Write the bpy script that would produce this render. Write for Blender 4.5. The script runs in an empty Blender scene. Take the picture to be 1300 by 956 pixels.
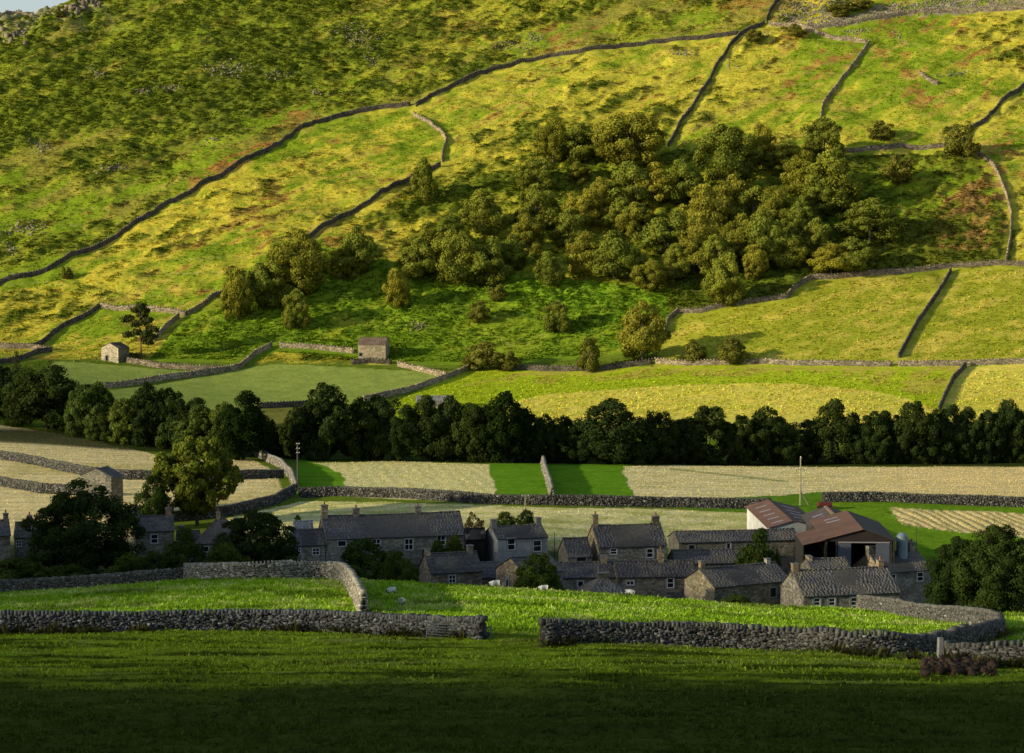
import bpy, math, random
import numpy as np
# ------------------------------------------------------------------ scene
sc = bpy.context.scene
COL = sc.collection
R = math.radians
rng = np.random.default_rng(7)
random.seed(7)

# ------------------------------------------------------------------ camera geometry (a telephoto view across the dale)
IW, IH, FPX, HOR = 1300.0, 956.0, 2700.0, 300.0
PITCH = math.atan((IH/2-HOR)/FPX)
cp, sp = math.cos(PITCH), math.sin(PITCH)
def ray(px, py):
    u = (px-IW/2)/FPX; v = (IH/2-py)/FPX
    dy = cp+v*sp
    return u/dy, (v*cp-sp)/dy              # x and z per metre of distance
def project(x, y, z):
    d = y*cp-z*sp
    return IW/2+FPX*x/d, IH/2-FPX*(y*sp+z*cp)/d
cam_d = bpy.data.cameras.new('camera'); cam = bpy.data.objects.new('camera', cam_d); COL.objects.link(cam)
cam.location = (0, 0, 0); cam.rotation_euler = (math.pi/2-PITCH, 0, 0)
cam_d.sensor_width = 36.0; cam_d.lens = 36.0*FPX/IW; cam_d.clip_start = 1.0; cam_d.clip_end = 9000
sc.camera = cam

# ------------------------------------------------------------------ noise
def _hash(ix, iy, seed):
    h = (ix.astype(np.int64)*374761393 + iy.astype(np.int64)*668265263 + seed*974634777) & 0xffffffff
    h = ((h ^ (h >> 13))*1274126177) & 0xffffffff
    h = (h ^ (h >> 16)) & 0xffffffff
    return h.astype(np.float64)/4294967295.0
def vnoise(x, y, seed=0):
    x = np.asarray(x, float); y = np.asarray(y, float)
    ix = np.floor(x); iy = np.floor(y); fx = x-ix; fy = y-iy
    fx = fx*fx*(3-2*fx); fy = fy*fy*(3-2*fy)
    a = _hash(ix, iy, seed); b = _hash(ix+1, iy, seed); c = _hash(ix, iy+1, seed); d = _hash(ix+1, iy+1, seed)
    return (a*(1-fx)+b*fx)*(1-fy)+(c*(1-fx)+d*fx)*fy
def fbm(x, y, seed=0, octv=4):
    s = 0; a = 1; t = 0
    x = np.asarray(x, float); y = np.asarray(y, float)
    for o in range(octv):
        s = s+a*vnoise(x+17.3*o, y-9.1*o, seed+o*31); t += a; a *= .5
        x, y = (x*1.6+y*1.2), (y*1.6-x*1.2)
    return s/t
def sstep(a, b, v):
    t = np.clip((v-a)/(b-a), 0, 1); return t*t*(3-2*t)
def in_poly(px, py, poly):
    inside = np.zeros(px.shape, bool); n = len(poly)
    for i in range(n):
        x1, y1 = poly[i]; x2, y2 = poly[(i+1) % n]
        if y1 == y2: continue
        c = ((y1 > py) != (y2 > py)) & (px < (x2-x1)*(py-y1)/(y2-y1)+x1)
        inside ^= c
    return inside

# ------------------------------------------------------------------ the lie of the land: distance against image row, five columns
HILLC = [(653,440),(672,400),(696,350),(722,300),(748.6,250),(776,200),(804.6,150),(834,100),(864,50),(896.5,0),(935,-50),(980,-100),(1030,-150)]
HILLR = [(655,400),(690,345),(715,300),(742,250),(769,200),(797,150),(826,100),(856,50),(889,0),(928,-50),(975,-100),(1030,-150)]
NEAR = [(10,1900),(20,1560),(40,1210),(60,1055),(80,956),(105,868)]
COLS = {
 0:   NEAR+[(150,804),(190,780),(235,758),(248,752),(262,757),(290,728),(305,712),(330,676),(350,656),(385,620),(420,590),(470,558),(520,538),(560,507),(600,484),(630,460)]+HILLC,
 325: NEAR+[(150,803),(190,770),(228,737),(243,728),(262,752),(285,735),(305,712),(330,676),(350,652),(400,610),(440,592),(480,578),(520,549),(560,521),(600,496),(630,470)]+HILLC,
 650: NEAR+[(148,808),(190,775),(238,743),(255,775),(275,766),(300,724),(330,681),(345,656),(362,634),(400,613),(450,591),(480,585),(520,561),(560,531),(590,506),(620,481),(640,462)]+HILLC,
 975: NEAR+[(143,819),(165,801),(200,785),(236,770),(252,796),(275,784),(300,746),(330,700),(355,660),(367,641),(400,619),(450,597),(485,588),(530,560),(570,521),(600,484),(618,461)]+HILLR,
 1300: NEAR+[(135,840),(165,812),(200,793),(232,779),(255,796),(275,784),(300,746),(330,702),(355,662),(370,642),(400,621),(450,598),(485,586),(520,561),(560,531),(590,501),(615,461)]+HILLR,
}
def cat(*a): return np.concatenate(a)
Dg = cat(np.arange(8, 76, 4.), np.arange(76, 260, .5), np.arange(260, 500, 1.), np.arange(500, 640, 1.), np.arange(640, 905, .62), np.arange(905, 1030, 4.), np.geomspace(1030, 4200, 24))
Ug = cat(np.linspace(-1500, -120, 24), np.arange(-70, 1372, 2.3), np.linspace(1420, 2700, 22))
def gsm(a, s, axis):
    k = int(3*s)+1; w = np.exp(-.5*(np.arange(-k, k+1)/s)**2); w /= w.sum()
    pad = [(0, 0)]*a.ndim; pad[axis] = (k, k)
    ap = np.pad(a, pad, mode='edge')
    return np.apply_along_axis(lambda m: np.convolve(m, w, 'valid'), axis, ap)
Dl = np.arange(8, 1040, 2.0)
rows = []
for u in sorted(COLS):
    t = COLS[u]; d = np.array([q[0] for q in t], float); s = np.array([ray(u, q[1])[1] for q in t])
    zz = np.interp(Dl, d, s*d)
    rows.append(gsm(zz, 1.6, 0))
rows = np.array(rows)                                    # (5, nD)
Ul = np.arange(-1500, 2720, 20.)
ctl = np.array([np.interp(Ul, sorted(COLS), rows[:, k]) for k in range(len(Dl))])   # (nD, nU)
ctl = gsm(ctl, 3.2, 1)
def crest(u):
    pyc = np.interp(u, [-400, -60, 0, 45, 62, 85, 130, 250, 400], [70, 33, 22, 16, 11, 0, -28, -120, -400])
    return ray(650, 0)[1]*890+(0-pyc)/FPX*890
def base_z(u, D):
    i = np.clip((D-Dl[0])/2.0, 0, len(Dl)-1.001); j = np.clip((u-Ul[0])/20.0, 0, len(Ul)-1.001)
    i0 = i.astype(int); j0 = j.astype(int); fi = i-i0; fj = j-j0
    z = (ctl[i0, j0]*(1-fi)+ctl[i0+1, j0]*fi)*(1-fj)+(ctl[i0, j0+1]*(1-fi)+ctl[i0+1, j0+1]*fi)*fj
    zc = crest(u)
    k = 3.0
    return np.where(z > zc-12, -k*np.log(np.exp(-(z-zc)/k)+1)+zc, z)
UU, DD = np.meshgrid(Ug, Dg)
XX = (UU-650)/FPX*DD
ZZ = base_z(UU, DD)
hill = sstep(636, 690, DD)
flat = 1-.75*sstep(835, 870, UU)*(1-sstep(690, 715, DD))*sstep(600, 640, DD)
ZZ = ZZ+hill*flat*((fbm(XX/80, DD/60, 3)-.5)*7.0+(fbm(XX/17+DD/40, DD/9-XX/40, 4)-.5)*3.4+(fbm(XX/4.2, DD/2.6, 5)-.5)*1.0)
ZZ = ZZ+(1-hill)*((fbm(XX/30, DD/24, 6)-.5)*.5+(fbm(XX/2.5, DD/1.5, 8, 3)-.5)*.12)
fore = 1-sstep(138, 152, DD)
ZZ = ZZ+fore*((fbm(XX/14+DD*.02, DD/1.3, 9, 3)-.5)*.9)
def ground(x, y):
    x = np.atleast_1d(np.asarray(x, float)); y = np.atleast_1d(np.asarray(y, float))
    u = 650+FPX*x/np.maximum(y, 1)
    i = np.clip(np.searchsorted(Dg, y)-1, 0, len(Dg)-2); j = np.clip(np.searchsorted(Ug, u)-1, 0, len(Ug)-2)
    fi = np.clip((y-Dg[i])/(Dg[i+1]-Dg[i]), 0, 1); fj = np.clip((u-Ug[j])/(Ug[j+1]-Ug[j]), 0, 1)
    return (ZZ[i, j]*(1-fi)+ZZ[i+1, j]*fi)*(1-fj)+(ZZ[i, j+1]*(1-fi)+ZZ[i+1, j+1]*fi)*fj
_DM = np.arange(60, 1030, .4)
def hit(px, py, dmin=60, dmax=1030):
    kx, kz = ray(px, py)
    d = _DM[(_DM >= dmin) & (_DM <= dmax)]
    gap = kz*d-ground(kx*d, d)
    k = int(np.argmax(gap <= 0)) if (gap <= 0).any() else int(np.argmin(gap))
    D = d[k]
    return np.array([kx*D, D, float(ground(kx*D, D)[0])])
def gz(x, y): return float(ground(x, y)[0])

# ------------------------------------------------------------------ object helpers
def tag(o, label=None, cat_=None, group=None, kind=None):
    if label: o['label'] = label
    if cat_: o['category'] = cat_
    if group: o['group'] = group
    if kind: o['kind'] = kind
    return o
def empty(name, loc, rz=0):
    o = bpy.data.objects.new(name, None); COL.objects.link(o)
    o.location = loc; o.rotation_euler = (0, 0, rz); o.empty_display_size = .5
    return o
def fast_mesh(name, V, F, mat, col=None, smooth=False):
    V = np.ascontiguousarray(V, np.float32); F = np.ascontiguousarray(F, np.int32); m, k = F.shape
    me = bpy.data.meshes.new(name)
    me.vertices.add(len(V)); me.vertices.foreach_set('co', V.ravel())
    me.loops.add(m*k); me.loops.foreach_set('vertex_index', F.ravel())
    me.polygons.add(m); me.polygons.foreach_set('loop_start', np.arange(m, dtype=np.int32)*k)
    if smooth: me.polygons.foreach_set('use_smooth', np.ones(m, bool))
    if col is not None:
        c = np.ones((len(V), 4), np.float32); c[:, :3] = col
        a = me.color_attributes.new('Col', 'FLOAT_COLOR', 'POINT'); a.data.foreach_set('color', c.ravel())
    me.update(calc_edges=True); me.materials.append(mat)
    return me
def link(name, me, parent=None, loc=(0, 0, 0)):
    o = bpy.data.objects.new(name, me); COL.objects.link(o); o.location = loc
    if parent: o.parent = parent
    return o
class MB:
    """collects simple solids with a colour each and links them as one mesh"""
    def __init__(s): s.v = []; s.f = []; s.c = []
    def add(s, vs, fs, col=(.5, .5, .5)):
        b = len(s.v); s.v += [tuple(map(float, q)) for q in vs]; s.f += [tuple(b+i for i in f) for f in fs]; s.c += [tuple(col)]*len(vs)
    def box(s, c, d, rz=0, col=(.5, .5, .5), top=1.0):
        ca, sa = math.cos(rz), math.sin(rz); vs = []
        for z, k in ((-.5, 1), (.5, top)):
            for x, y in ((-.5, -.5), (.5, -.5), (.5, .5), (-.5, .5)):
                x, y = x*d[0]*k, y*d[1]*k
                vs.append((c[0]+x*ca-y*sa, c[1]+x*sa+y*ca, c[2]+z*d[2]))
        s.add(vs, [(3, 2, 1, 0), (4, 5, 6, 7), (0, 1, 5, 4), (1, 2, 6, 5), (2, 3, 7, 6), (3, 0, 4, 7)], col)
    def tube(s, pts, rad, n=8, col=(.5, .5, .5)):
        pts = [np.array(p, float) for p in pts]; b = len(s.v); vs = []; fs = []
        for i, p in enumerate(pts):
            t = pts[min(i+1, len(pts)-1)]-pts[max(i-1, 0)]; t = t/(np.linalg.norm(t)+1e-9)
            a = np.cross(t, (0, 0, 1)) if abs(t[2]) < .9 else np.cross(t, (1, 0, 0)); a = a/np.linalg.norm(a); bb = np.cross(t, a)
            for k in range(n):
                an = 2*math.pi*k/n; vs.append(p+rad[i]*(math.cos(an)*a+math.sin(an)*bb))
        for i in range(len(pts)-1):
            for k in range(n): fs.append((i*n+k, i*n+(k+1) % n, (i+1)*n+(k+1) % n, (i+1)*n+k))
        fs.append(tuple(range(n-1, -1, -1))); fs.append(tuple((len(pts)-1)*n+k for k in range(n)))
        s.add(vs, fs, col)
    def build(s, name, mat, parent=None, loc=(0, 0, 0), smooth=False):
        me = bpy.data.meshes.new(name); me.from_pydata(s.v, [], s.f)
        a = me.color_attributes.new('Col', 'FLOAT_COLOR', 'POINT')
        a.data.foreach_set('color', np.array([c+(1.,) for c in s.c], np.float32).ravel())
        if smooth: me.polygons.foreach_set('use_smooth', np.ones(len(me.polygons), bool))
        me.update(); me.materials.append(mat)
        return link(name, me, parent, loc)

# ------------------------------------------------------------------ materials (all node based)
def nmat(name):
    m = bpy.data.materials.new(name); m.use_nodes = True; nt = m.node_tree; nt.nodes.clear()
    return m, nt, nt.nodes.new, nt.links.new
def N(nt, t, **kw):
    n = nt.nodes.new(t)
    for k, v in kw.items():
        if k.startswith('i_'): n.inputs[k[2:].replace('_', ' ')].default_value = v
        else: setattr(n, k, v)
    return n
def coords(nt, scale=(1, 1, 1)):
    tc = N(nt, 'ShaderNodeTexCoord'); mp = N(nt, 'ShaderNodeMapping'); mp.inputs['Scale'].default_value = scale
    nt.links.new(tc.outputs['Object'], mp.inputs['Vector']); return mp.outputs['Vector']
def ramp(nt, fac, stops):
    r = N(nt, 'ShaderNodeValToRGB'); e = r.color_ramp.elements
    while len(e) < len(stops): e.new(.5)
    for k, (p, c) in enumerate(stops): e[k].position = p; e[k].color = (*c, 1)
    nt.links.new(fac, r.inputs['Fac']); return r.outputs['Color']
def mulc(nt, a, b, fac=1.0, mode='MULTIPLY'):
    m = N(nt, 'ShaderNodeMix', data_type='RGBA', blend_type=mode); m.inputs[0].default_value = fac
    for s, v in ((6, a), (7, b)):
        if isinstance(v, tuple): m.inputs[s].default_value = (*v, 1)
        else: nt.links.new(v, m.inputs[s])
    return m.outputs[2]
def noise(nt, vec, scale, detail=4, rough=.6):
    n = N(nt, 'ShaderNodeTexNoise'); n.inputs['Scale'].default_value = scale; n.inputs['Detail'].default_value = detail; n.inputs['Roughness'].default_value = rough
    nt.links.new(vec, n.inputs['Vector']); return n.outputs['Fac']
def finish(nt, color, rough=.9, height=None, bstr=.5, bdist=.05, spec=.15, metal=0.):
    p = N(nt, 'ShaderNodeBsdfPrincipled'); o = N(nt, 'ShaderNodeOutputMaterial')
    if isinstance(color, tuple): p.inputs['Base Color'].default_value = (*color, 1)
    else: nt.links.new(color, p.inputs['Base Color'])
    p.inputs['Roughness'].default_value = rough; p.inputs['Specular IOR Level'].default_value = spec; p.inputs['Metallic'].default_value = metal
    if height is not None:
        b = N(nt, 'ShaderNodeBump'); b.inputs['Strength'].default_value = bstr; b.inputs['Distance'].default_value = bdist
        nt.links.new(height, b.inputs['Height']); nt.links.new(b.outputs['Normal'], p.inputs['Normal'])
    nt.links.new(p.outputs[0], o.inputs[0]); return p
def vcol(nt):
    a = N(nt, 'ShaderNodeVertexColor'); a.layer_name = 'Col'; return a.outputs['Color']
def ground_mat():
    m, nt, *_ = nmat('turf'); v = coords(nt)
    n1 = noise(nt, v, 1.3, 5, .7); n2 = noise(nt, v, .22, 4, .6)
    c = mulc(nt, vcol(nt), ramp(nt, n1, [(.3, (.62, .64, .6)), (.7, (1.3, 1.28, 1.25))]))
    c = mulc(nt, c, ramp(nt, n2, [(.3, (.8, .84, .82)), (.7, (1.17, 1.13, 1.1))]))
    finish(nt, c, 1., n1, .4, .2, 0.); return m
def leaf_mat(name, tint, var=.35, trans=.3):
    m, nt, *_ = nmat(name)
    oi = N(nt, 'ShaderNodeObjectInfo')
    t = ramp(nt, oi.outputs['Random'], [(0, (1-var, 1-var*.8, 1-var)), (.5, (1, 1, 1)), (1, (1+var*.9, 1+var*.6, 1))])
    c = mulc(nt, mulc(nt, vcol(nt), tint), t)
    d = N(nt, 'ShaderNodeBsdfDiffuse'); tr = N(nt, 'ShaderNodeBsdfTranslucent'); mx = N(nt, 'ShaderNodeMixShader'); mx.inputs[0].default_value = trans
    o = N(nt, 'ShaderNodeOutputMaterial')
    nt.links.new(c, d.inputs['Color']); nt.links.new(mulc(nt, c, (1.15, 1.2, .6)), tr.inputs['Color'])
    nt.links.new(d.outputs[0], mx.inputs[1]); nt.links.new(tr.outputs[0], mx.inputs[2]); nt.links.new(mx.outputs[0], o.inputs[0])
    return m
def stone_mat(name, sx, sz, lo, hi, mortar=(.05, .05, .045), usecol=False, edge=.06):
    m, nt, *_ = nmat(name); v = coords(nt, (sx, sx, sz))
    vo = N(nt, 'ShaderNodeTexVoronoi'); vo.inputs['Scale'].default_value = 1; nt.links.new(v, vo.inputs['Vector'])
    ve = N(nt, 'ShaderNodeTexVoronoi', feature='DISTANCE_TO_EDGE'); ve.inputs['Scale'].default_value = 1; nt.links.new(v, ve.inputs['Vector'])
    sep = N(nt, 'ShaderNodeSeparateColor'); nt.links.new(vo.outputs['Color'], sep.inputs[0])
    mid = tuple((a+b)/2 for a, b in zip(lo, hi))
    c = ramp(nt, sep.outputs[0], [(0, lo), (.5, mid), (1, hi)])
    e = ramp(nt, ve.outputs['Distance'], [(0, (0, 0, 0)), (edge, (1, 1, 1))])
    mx = N(nt, 'ShaderNodeMix', data_type='RGBA'); nt.links.new(e, mx.inputs[0]); mx.inputs[6].default_value = (*mortar, 1); nt.links.new(c, mx.inputs[7])
    c = mx.outputs[2]
    n = noise(nt, coords(nt), .5, 5, .65)
    c = mulc(nt, c, ramp(nt, n, [(.3, (.65, .66, .62)), (.7, (1.25, 1.22, 1.15))]))
    if usecol: c = mulc(nt, c, vcol(nt))
    finish(nt, c, .95, e, .7, .06, .1); return m
def vc_mat(name, rough=.85, nscale=3., lo=.7, hi=1.25, spec=.15, bump=.04, metal=0.):
    m, nt, *_ = nmat(name); v = coords(nt); n = noise(nt, v, nscale, 5, .7)
    c = mulc(nt, vcol(nt), ramp(nt, n, [(.3, (lo, lo, lo)), (.7, (hi, hi, hi))]))
    finish(nt, c, rough, n, .6, bump, spec, metal); return m
def sheet_mat(name, scale_axis, lo=.75, hi=1.2):
    """painted corrugated sheeting: fine ribs plus weathering"""
    m, nt, *_ = nmat(name); v = coords(nt)
    w = N(nt, 'ShaderNodeTexWave'); w.bands_direction = scale_axis; w.inputs['Scale'].default_value = 2.2; w.inputs['Distortion'].default_value = .2
    nt.links.new(v, w.inputs['Vector'])
    n = noise(nt, v, .35, 6, .7)
    c = mulc(nt, vcol(nt), ramp(nt, n, [(.3, (lo, lo*.97, lo*.95)), (.7, (hi, hi, hi*.97))]))
    c = mulc(nt, c, ramp(nt, w.outputs['Fac'], [(0, (.8, .8, .8)), (1, (1.1, 1.1, 1.1))]))
    finish(nt, c, .6, w.outputs['Fac'], .5, .05, .3); return m
M = {
 'ground': ground_mat(),
 'leaf_hill': leaf_mat('foliage_sunlit', (1, 1, 1), .2, .18),
 'leaf_river': leaf_mat('foliage_riverside', (1, 1, 1), .5, .15),
 'leaf_village': leaf_mat('foliage_garden', (1, 1, 1), .3, .2),
 'tuft': leaf_mat('bracken_fronds', (1, 1, 1), 0., .3),
 'grass': leaf_mat('grass_blades', (1, 1, 1), 0., .3),
 'bark': vc_mat('bark', .95, 4., .6, 1.3),
 'drystone': vc_mat('gritstone', .95, 5., .65, 1.3, .1, .03),
 'drystone_far': stone_mat('drystone', 1.7, 2.6, (.10, .09, .075), (.33, .295, .235), (.05, .045, .04), True, .1),
 'rubble': stone_mat('rubble_masonry', 2.1, 3.6, (.16, .148, .122), (.38, .35, .29), (.15, .14, .115), True, .07),
 'render': vc_mat('weathered_render', .95, 1.2, .75, 1.15, .1, .01),
 'slate': vc_mat('stone_slate', .8, 2.5, .6, 1.3, .25, .02),
 'paint': vc_mat('painted_wood', .6, 6., .9, 1.06, .3, .0),
 'pane': None, 'sheet_y': sheet_mat('ribbed_sheeting', 'Y'), 'sheet_x': sheet_mat('ribbed_boarding', 'X'),
 'metal': vc_mat('galvanised_metal', .55, 1.5, .8, 1.15, .4, .0, .2),
 'wool': None,
}
_m, _nt, *_ = nmat('window_glass'); finish(_nt, (.012, .014, .018), .12, spec=.5); M['pane'] = _m
# ------------------------------------------------------------------ what grows where (albedo, bracken cover), by place
UPLINE = [(0,362),(60,345),(118,318),(165,290),(200,268),(250,240),(300,212),(345,190),(375,168),(400,157),(440,147),(480,139),(527,133),(545,125),(580,108),(620,92),(660,80),(700,72),(740,66),(790,60),(830,55),(880,49),(930,44),(975,30),(985,0)]
P_UPPER = [(-90,395)]+UPLINE+[(985,-90),(-90,-90)]
P_LOWBR = [(180,470),(230,405),(290,372),(400,305),(470,330),(560,345),(700,355),(850,370),(850,398),(842,430),(830,468),(600,472),(500,462),(350,446),(310,470)]
P_RIGHTBR = [(1040,195),(1240,197),(1290,300),(1282,338),(1100,350),(1010,372),(940,395),(850,400),(860,330),(960,310),(1040,270)]
P_RUST = [(1190,250),(1278,215),(1280,290),(1250,320),(1190,320)]
P_RFIELD = [(842,430),(850,400),(890,396),(985,380),(1030,352),(1100,350),(1210,340),(1310,336),(1400,335),(1400,461),(1300,461),(1140,465),(830,466)]
P_BFIELD = [(500,512),(560,482),(603,464),(830,465),(1300,461),(1400,461),(1400,545),(500,545)]
P_GOLD = [(640,512),(700,500),(860,489),(1000,486),(1105,496),(1150,506),(1190,520),(1190,545),(640,545)]
P_GOLDR = [(1222,466),(1300,462),(1400,462),(1400,545),(1190,545),(1200,505)]
P_STRAW = [(585,490),(620,474),(830,466),(1225,465),(1190,512),(1140,494),(1040,477),(860,478),(700,487)]
P_PALE1 = [(140,495),(200,489),(290,472),(345,462),(440,466),(500,470),(540,472),(565,478),(500,500),(468,512),(330,518),(250,530),(130,530)]
P_PALE2 = [(30,490),(70,458),(130,462),(240,472),(270,474),(200,484),(135,492),(60,506),(20,505)]
P_YEL = [(328,519),(388,516),(384,575),(328,575)]
P_HAYL = [(-90,536),(0,540),(80,552),(160,568),(215,582),(322,583),(345,597),(355,612),(362,628),(300,648),(220,660),(160,720),(-90,720)]
P_HAYM = [(382,637),(500,637),(700,645),(950,650),(1000,660),(940,690),(600,705),(380,690),(240,690),(290,658),(345,644)]
P_G1 = [(376,580),(408,588),(430,600),(448,630),(376,630)]
P_H1 = [(394,588),(480,585),(621,590),(625,612),(630,638),(447,630),(432,602),(412,592)]
P_G2 = [(621,588),(795,588),(812,640),(630,638)]
P_H2 = [(788,592),(1310,592),(1400,594),(1400,634),(1310,631),(1150,627),(1045,625),(950,632),(810,636)]
P_G3 = [(808,634),(950,629),(1045,622),(1045,655),(808,643)]
P_G4 = [(1040,634),(1400,642),(1400,720),(1150,720),(1120,690),(1040,660)]
P_H3 = [(1124,645),(1300,652),(1400,655),(1400,690),(1240,677),(1190,672),(1146,666)]
def mixc(c, k, w):
    w = np.asarray(w)[..., None]; return c*(1-w)+np.array(k)*w
def paint(x, y, z, soft=True):
    """albedo and bracken cover of the ground at (x, y)"""
    px, py = project(x, y, z)
    jx = (fbm(x/3.5, y/3.5, 41, 3)-.5)*7; jy = (fbm(x/3.5, y/3.5, 42, 3)-.5)*5
    jh = sstep(640, 680, y)*1.6+.35
    qx, qy = px+jx*jh, py+jy*jh
    rx = (x*.80+y*.6)*.8; ry = (y*.80-x*.6)*1.1                        # along and across the slope's grain
    n1 = fbm(rx/55, ry/24, 11); n2 = fbm(rx/15, ry/6, 12); n3 = fbm(rx/5, ry/2.6, 13, 3); n4 = fbm(x/22, y/30, 14)
    up = in_poly(qx, qy, P_UPPER) & (y > 640)
    lob = in_poly(qx, qy, P_LOWBR) & (y > 630)
    rib = in_poly(qx, qy, P_RIGHTBR) & (y > 640)
    wood = sstep(1.15, .75, np.hypot((px-850)/320, (py-290)/120)) * (y > 640)
    c = np.empty(x.shape+(3,)); c[...] = (.25, .34, .022)
    c = mixc(c, (.68, .58, .07), sstep(.38, .58, n1*.5+n2*.2+n3*.3+np.where(up, .025, .03)))
    c = mixc(c, (.60, .46, .10), sstep(.55, .68, n2*.55+n3*.45)*.8)
    c = mixc(c, (.40, .30, .07), sstep(.50, .66, fbm(rx/30+9, ry/9, 15))*up*.6)
    left = np.where(~up & (px < 560) & (py > 130), 1, 0)*(y > 640)
    c = mixc(c, (.66, .55, .06), left*sstep(.40, .60, n3*.4+n1*.6)*.75)
    c = mixc(c, (.40, .20, .055), sstep(.58, .68, n4*.5+n3*.5+np.where(up, .012, 0.)+np.where((px > 880) & (py < 130), .03, 0))*.8)
    th = np.where(up, .452, .56); th = np.where(lob, .41, th); th = np.where(rib, .43, th)
    th = th+np.where(up & (px > 560), .025, 0)+np.where(up & (px < 400) & (py < 170), -.03, 0)-.09*wood
    b = sstep(th-.06, th+.09, n1*.40+n2*.28+n3*.32)*(y > 632)
    b = b*(1-np.where(in_poly(qx, qy, P_RFIELD), .93, 0))
    brc = np.where(lob[..., None], (.14, .27, .014), np.where(rib[..., None], (.075, .115, .012), (.105, .165, .014)))  # right-hand bracken darkened further to stand in for the wood's broad shadow
    c = c*(1-b[..., None]*.88)+brc*b[..., None]*.88
    c = mixc(c, (.40, .23, .075), (in_poly(qx, qy, P_RUST) & (y > 650))*sstep(.46, .62, n3*.6+n2*.4)*.8)
    scr = in_poly(qx, qy, [(1000,24),(1060,2),(1110,6),(1320,-8),(1320,13),(1110,24),(1040,38)])*(y > 700); c = mixc(c, (.34, .29, .22), scr*sstep(.40, .55, n3)*.85); b = b*(1-scr*.8)
    trod = np.abs(np.sin(z*.62+fbm(x/28, y/28, 31, 3)*7))
    c = mixc(c, (.46, .40, .13), (y > 650)*(1-b)*sstep(.12, .02, trod)*sstep(.42, .56, n4)*.7)
    c = mixc(c, (.10, .15, .012), (y > 650)*(1-b)*sstep(.34, .12, np.abs(trod-.3))*sstep(.5, .65, n1)*.3)
    ln = np.interp(px, [q[0] for q in UPLINE], [q[1] for q in UPLINE])
    c = mixc(c, (.46, .22, .06), (y > 640)*((px > 240) & (px < 350))*sstep(16, 5, np.abs(py-ln+9))*sstep(.4, .55, n3)*.8)
    vall = (y <= 636) & ~in_poly(px, py, P_RFIELD)
    c = mixc(c, (.16, .22, .024), vall*1.0)
    m = in_poly(qx, qy, P_RFIELD) & (y > 600)
    c = mixc(c, (.40, .42, .034), m*.85); c = mixc(c, (.70, .58, .10), m*sstep(.47, .66, n3*.6+n2*.4)*.75); c = mixc(c, (.16, .22, .016), m*sstep(.55, .7, n4)*.7)
    m = in_poly(qx, qy, P_BFIELD) & (y > 500) & (y < 660); c = mixc(c, (.46, .55, .025), m*1.0)
    m = in_poly(qx, qy, P_STRAW) & (y > 500) & (y < 660); c = mixc(c, (.52, .45, .07), m*sstep(.42, .62, n3*.7+n2*.3)*.9)
    gold = (in_poly(px+jx*.5, py+jy*.4, P_GOLD) | in_poly(qx, qy, P_GOLDR)) & (y > 500) & (y < 660)
    c = mixc(c, (.86, .71, .13), gold*(.62+.35*sstep(.35, .6, n3)))
    for P in (P_PALE1, P_PALE2):
        m = in_poly(px+jx*.4, py+jy*.3, P) & (y > 540) & (y < 660); c = mixc(c, (.37, .44, .09), m*(.8+.2*n3))
    m = in_poly(px, py, P_YEL) & (y > 500) & (y < 620); c = mixc(c, (.24, .24, .05), m*1.)
    jx2, jy2 = jx*.22+(fbm(x/14, y/14, 55, 2)-.5)*9, jy*.4+(fbm(x/20, y/9, 56, 2)-.5)*4
    wr = .5+.5*np.sin((x+.12*y)*2.6+fbm(x/6, y/8, 50, 2)*6)
    wr2 = sstep(.35, .9, .5+.5*np.sin(y*1.15+x*.05+fbm(x/40, y/30, 51, 2)*6))*(.5+fbm(x/9, y/5, 57, 2))
    vr = (y > 318) & (y < 520)
    def fld(P, k, w=1.): 
        nonlocal c
        m = in_poly(px+jx2, py+jy2, P) & vr; c = mixc(c, k, m*w); return m
    fld(P_HAYL, (.84, .70, .36)); m = in_poly(px, py, P_HAYL) & vr; c = mixc(c, (.56, .43, .18), m*wr2*.35); c = mixc(c, (.56, .48, .17), m*sstep(.5, .65, n4)*.5)
    m = fld(P_HAYM, (.86, .76, .36)); c = mixc(c, (.55, .53, .16), m*(sstep(.42, .62, n3)*.55+wr2*.4))
    fld(P_G1, (.16, .33, .018)); fld(P_G2, (.16, .33, .018)); fld(P_G3, (.13, .26, .018)); fld(P_G4, (.17, .30, .018))
    m = fld(P_H1, (.84, .74, .36)); c = mixc(c, (.62, .60, .24), m*wr*.6)
    m = fld(P_H2, (.86, .74, .41)); c = mixc(c, (.66, .58, .24), m*(sstep(.42, .6, n3)*.5+wr2*.4)); c = mixc(c, (.9, .68, .30), m*sstep(960, 1250, px)*.6); c = mixc(c, (.2, .24, .06), m*sstep(1.6, .5, np.abs((py-595)-(px-850)*.11))*(px > 850)*(px < 1000)*.6)
    m = fld(P_H3, (.9, .72, .34)); c = mixc(c, (.44, .36, .13), m*sstep(.35, .75, .5+.5*np.sin(x*3.4+y*.9+fbm(x/5, y/12, 52, 2)*7))*.8)
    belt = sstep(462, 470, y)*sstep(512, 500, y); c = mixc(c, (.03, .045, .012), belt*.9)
    fr = y < 252
    tip = sstep(.50, .66, fbm(x/1.3+y*.1, y/2.6, 61, 4)*.5+fbm(x/9, y/7, 62, 3)*.5)
    hump = fr*sstep(146, 153, y)
    c = mixc(c, (.25, .40, .024), hump); c = mixc(c, (.50, .54, .16), hump*tip*.75)
    c = mixc(c, (.07, .12, .012), hump*sstep(.55, .68, fbm(x/7, y/9, 63))*.6)
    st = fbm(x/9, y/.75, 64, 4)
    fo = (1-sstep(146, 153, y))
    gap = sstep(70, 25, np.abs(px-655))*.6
    dk = sstep(112, 100, y+16*(fbm(x/7, y/4, 67)-.5))
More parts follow.
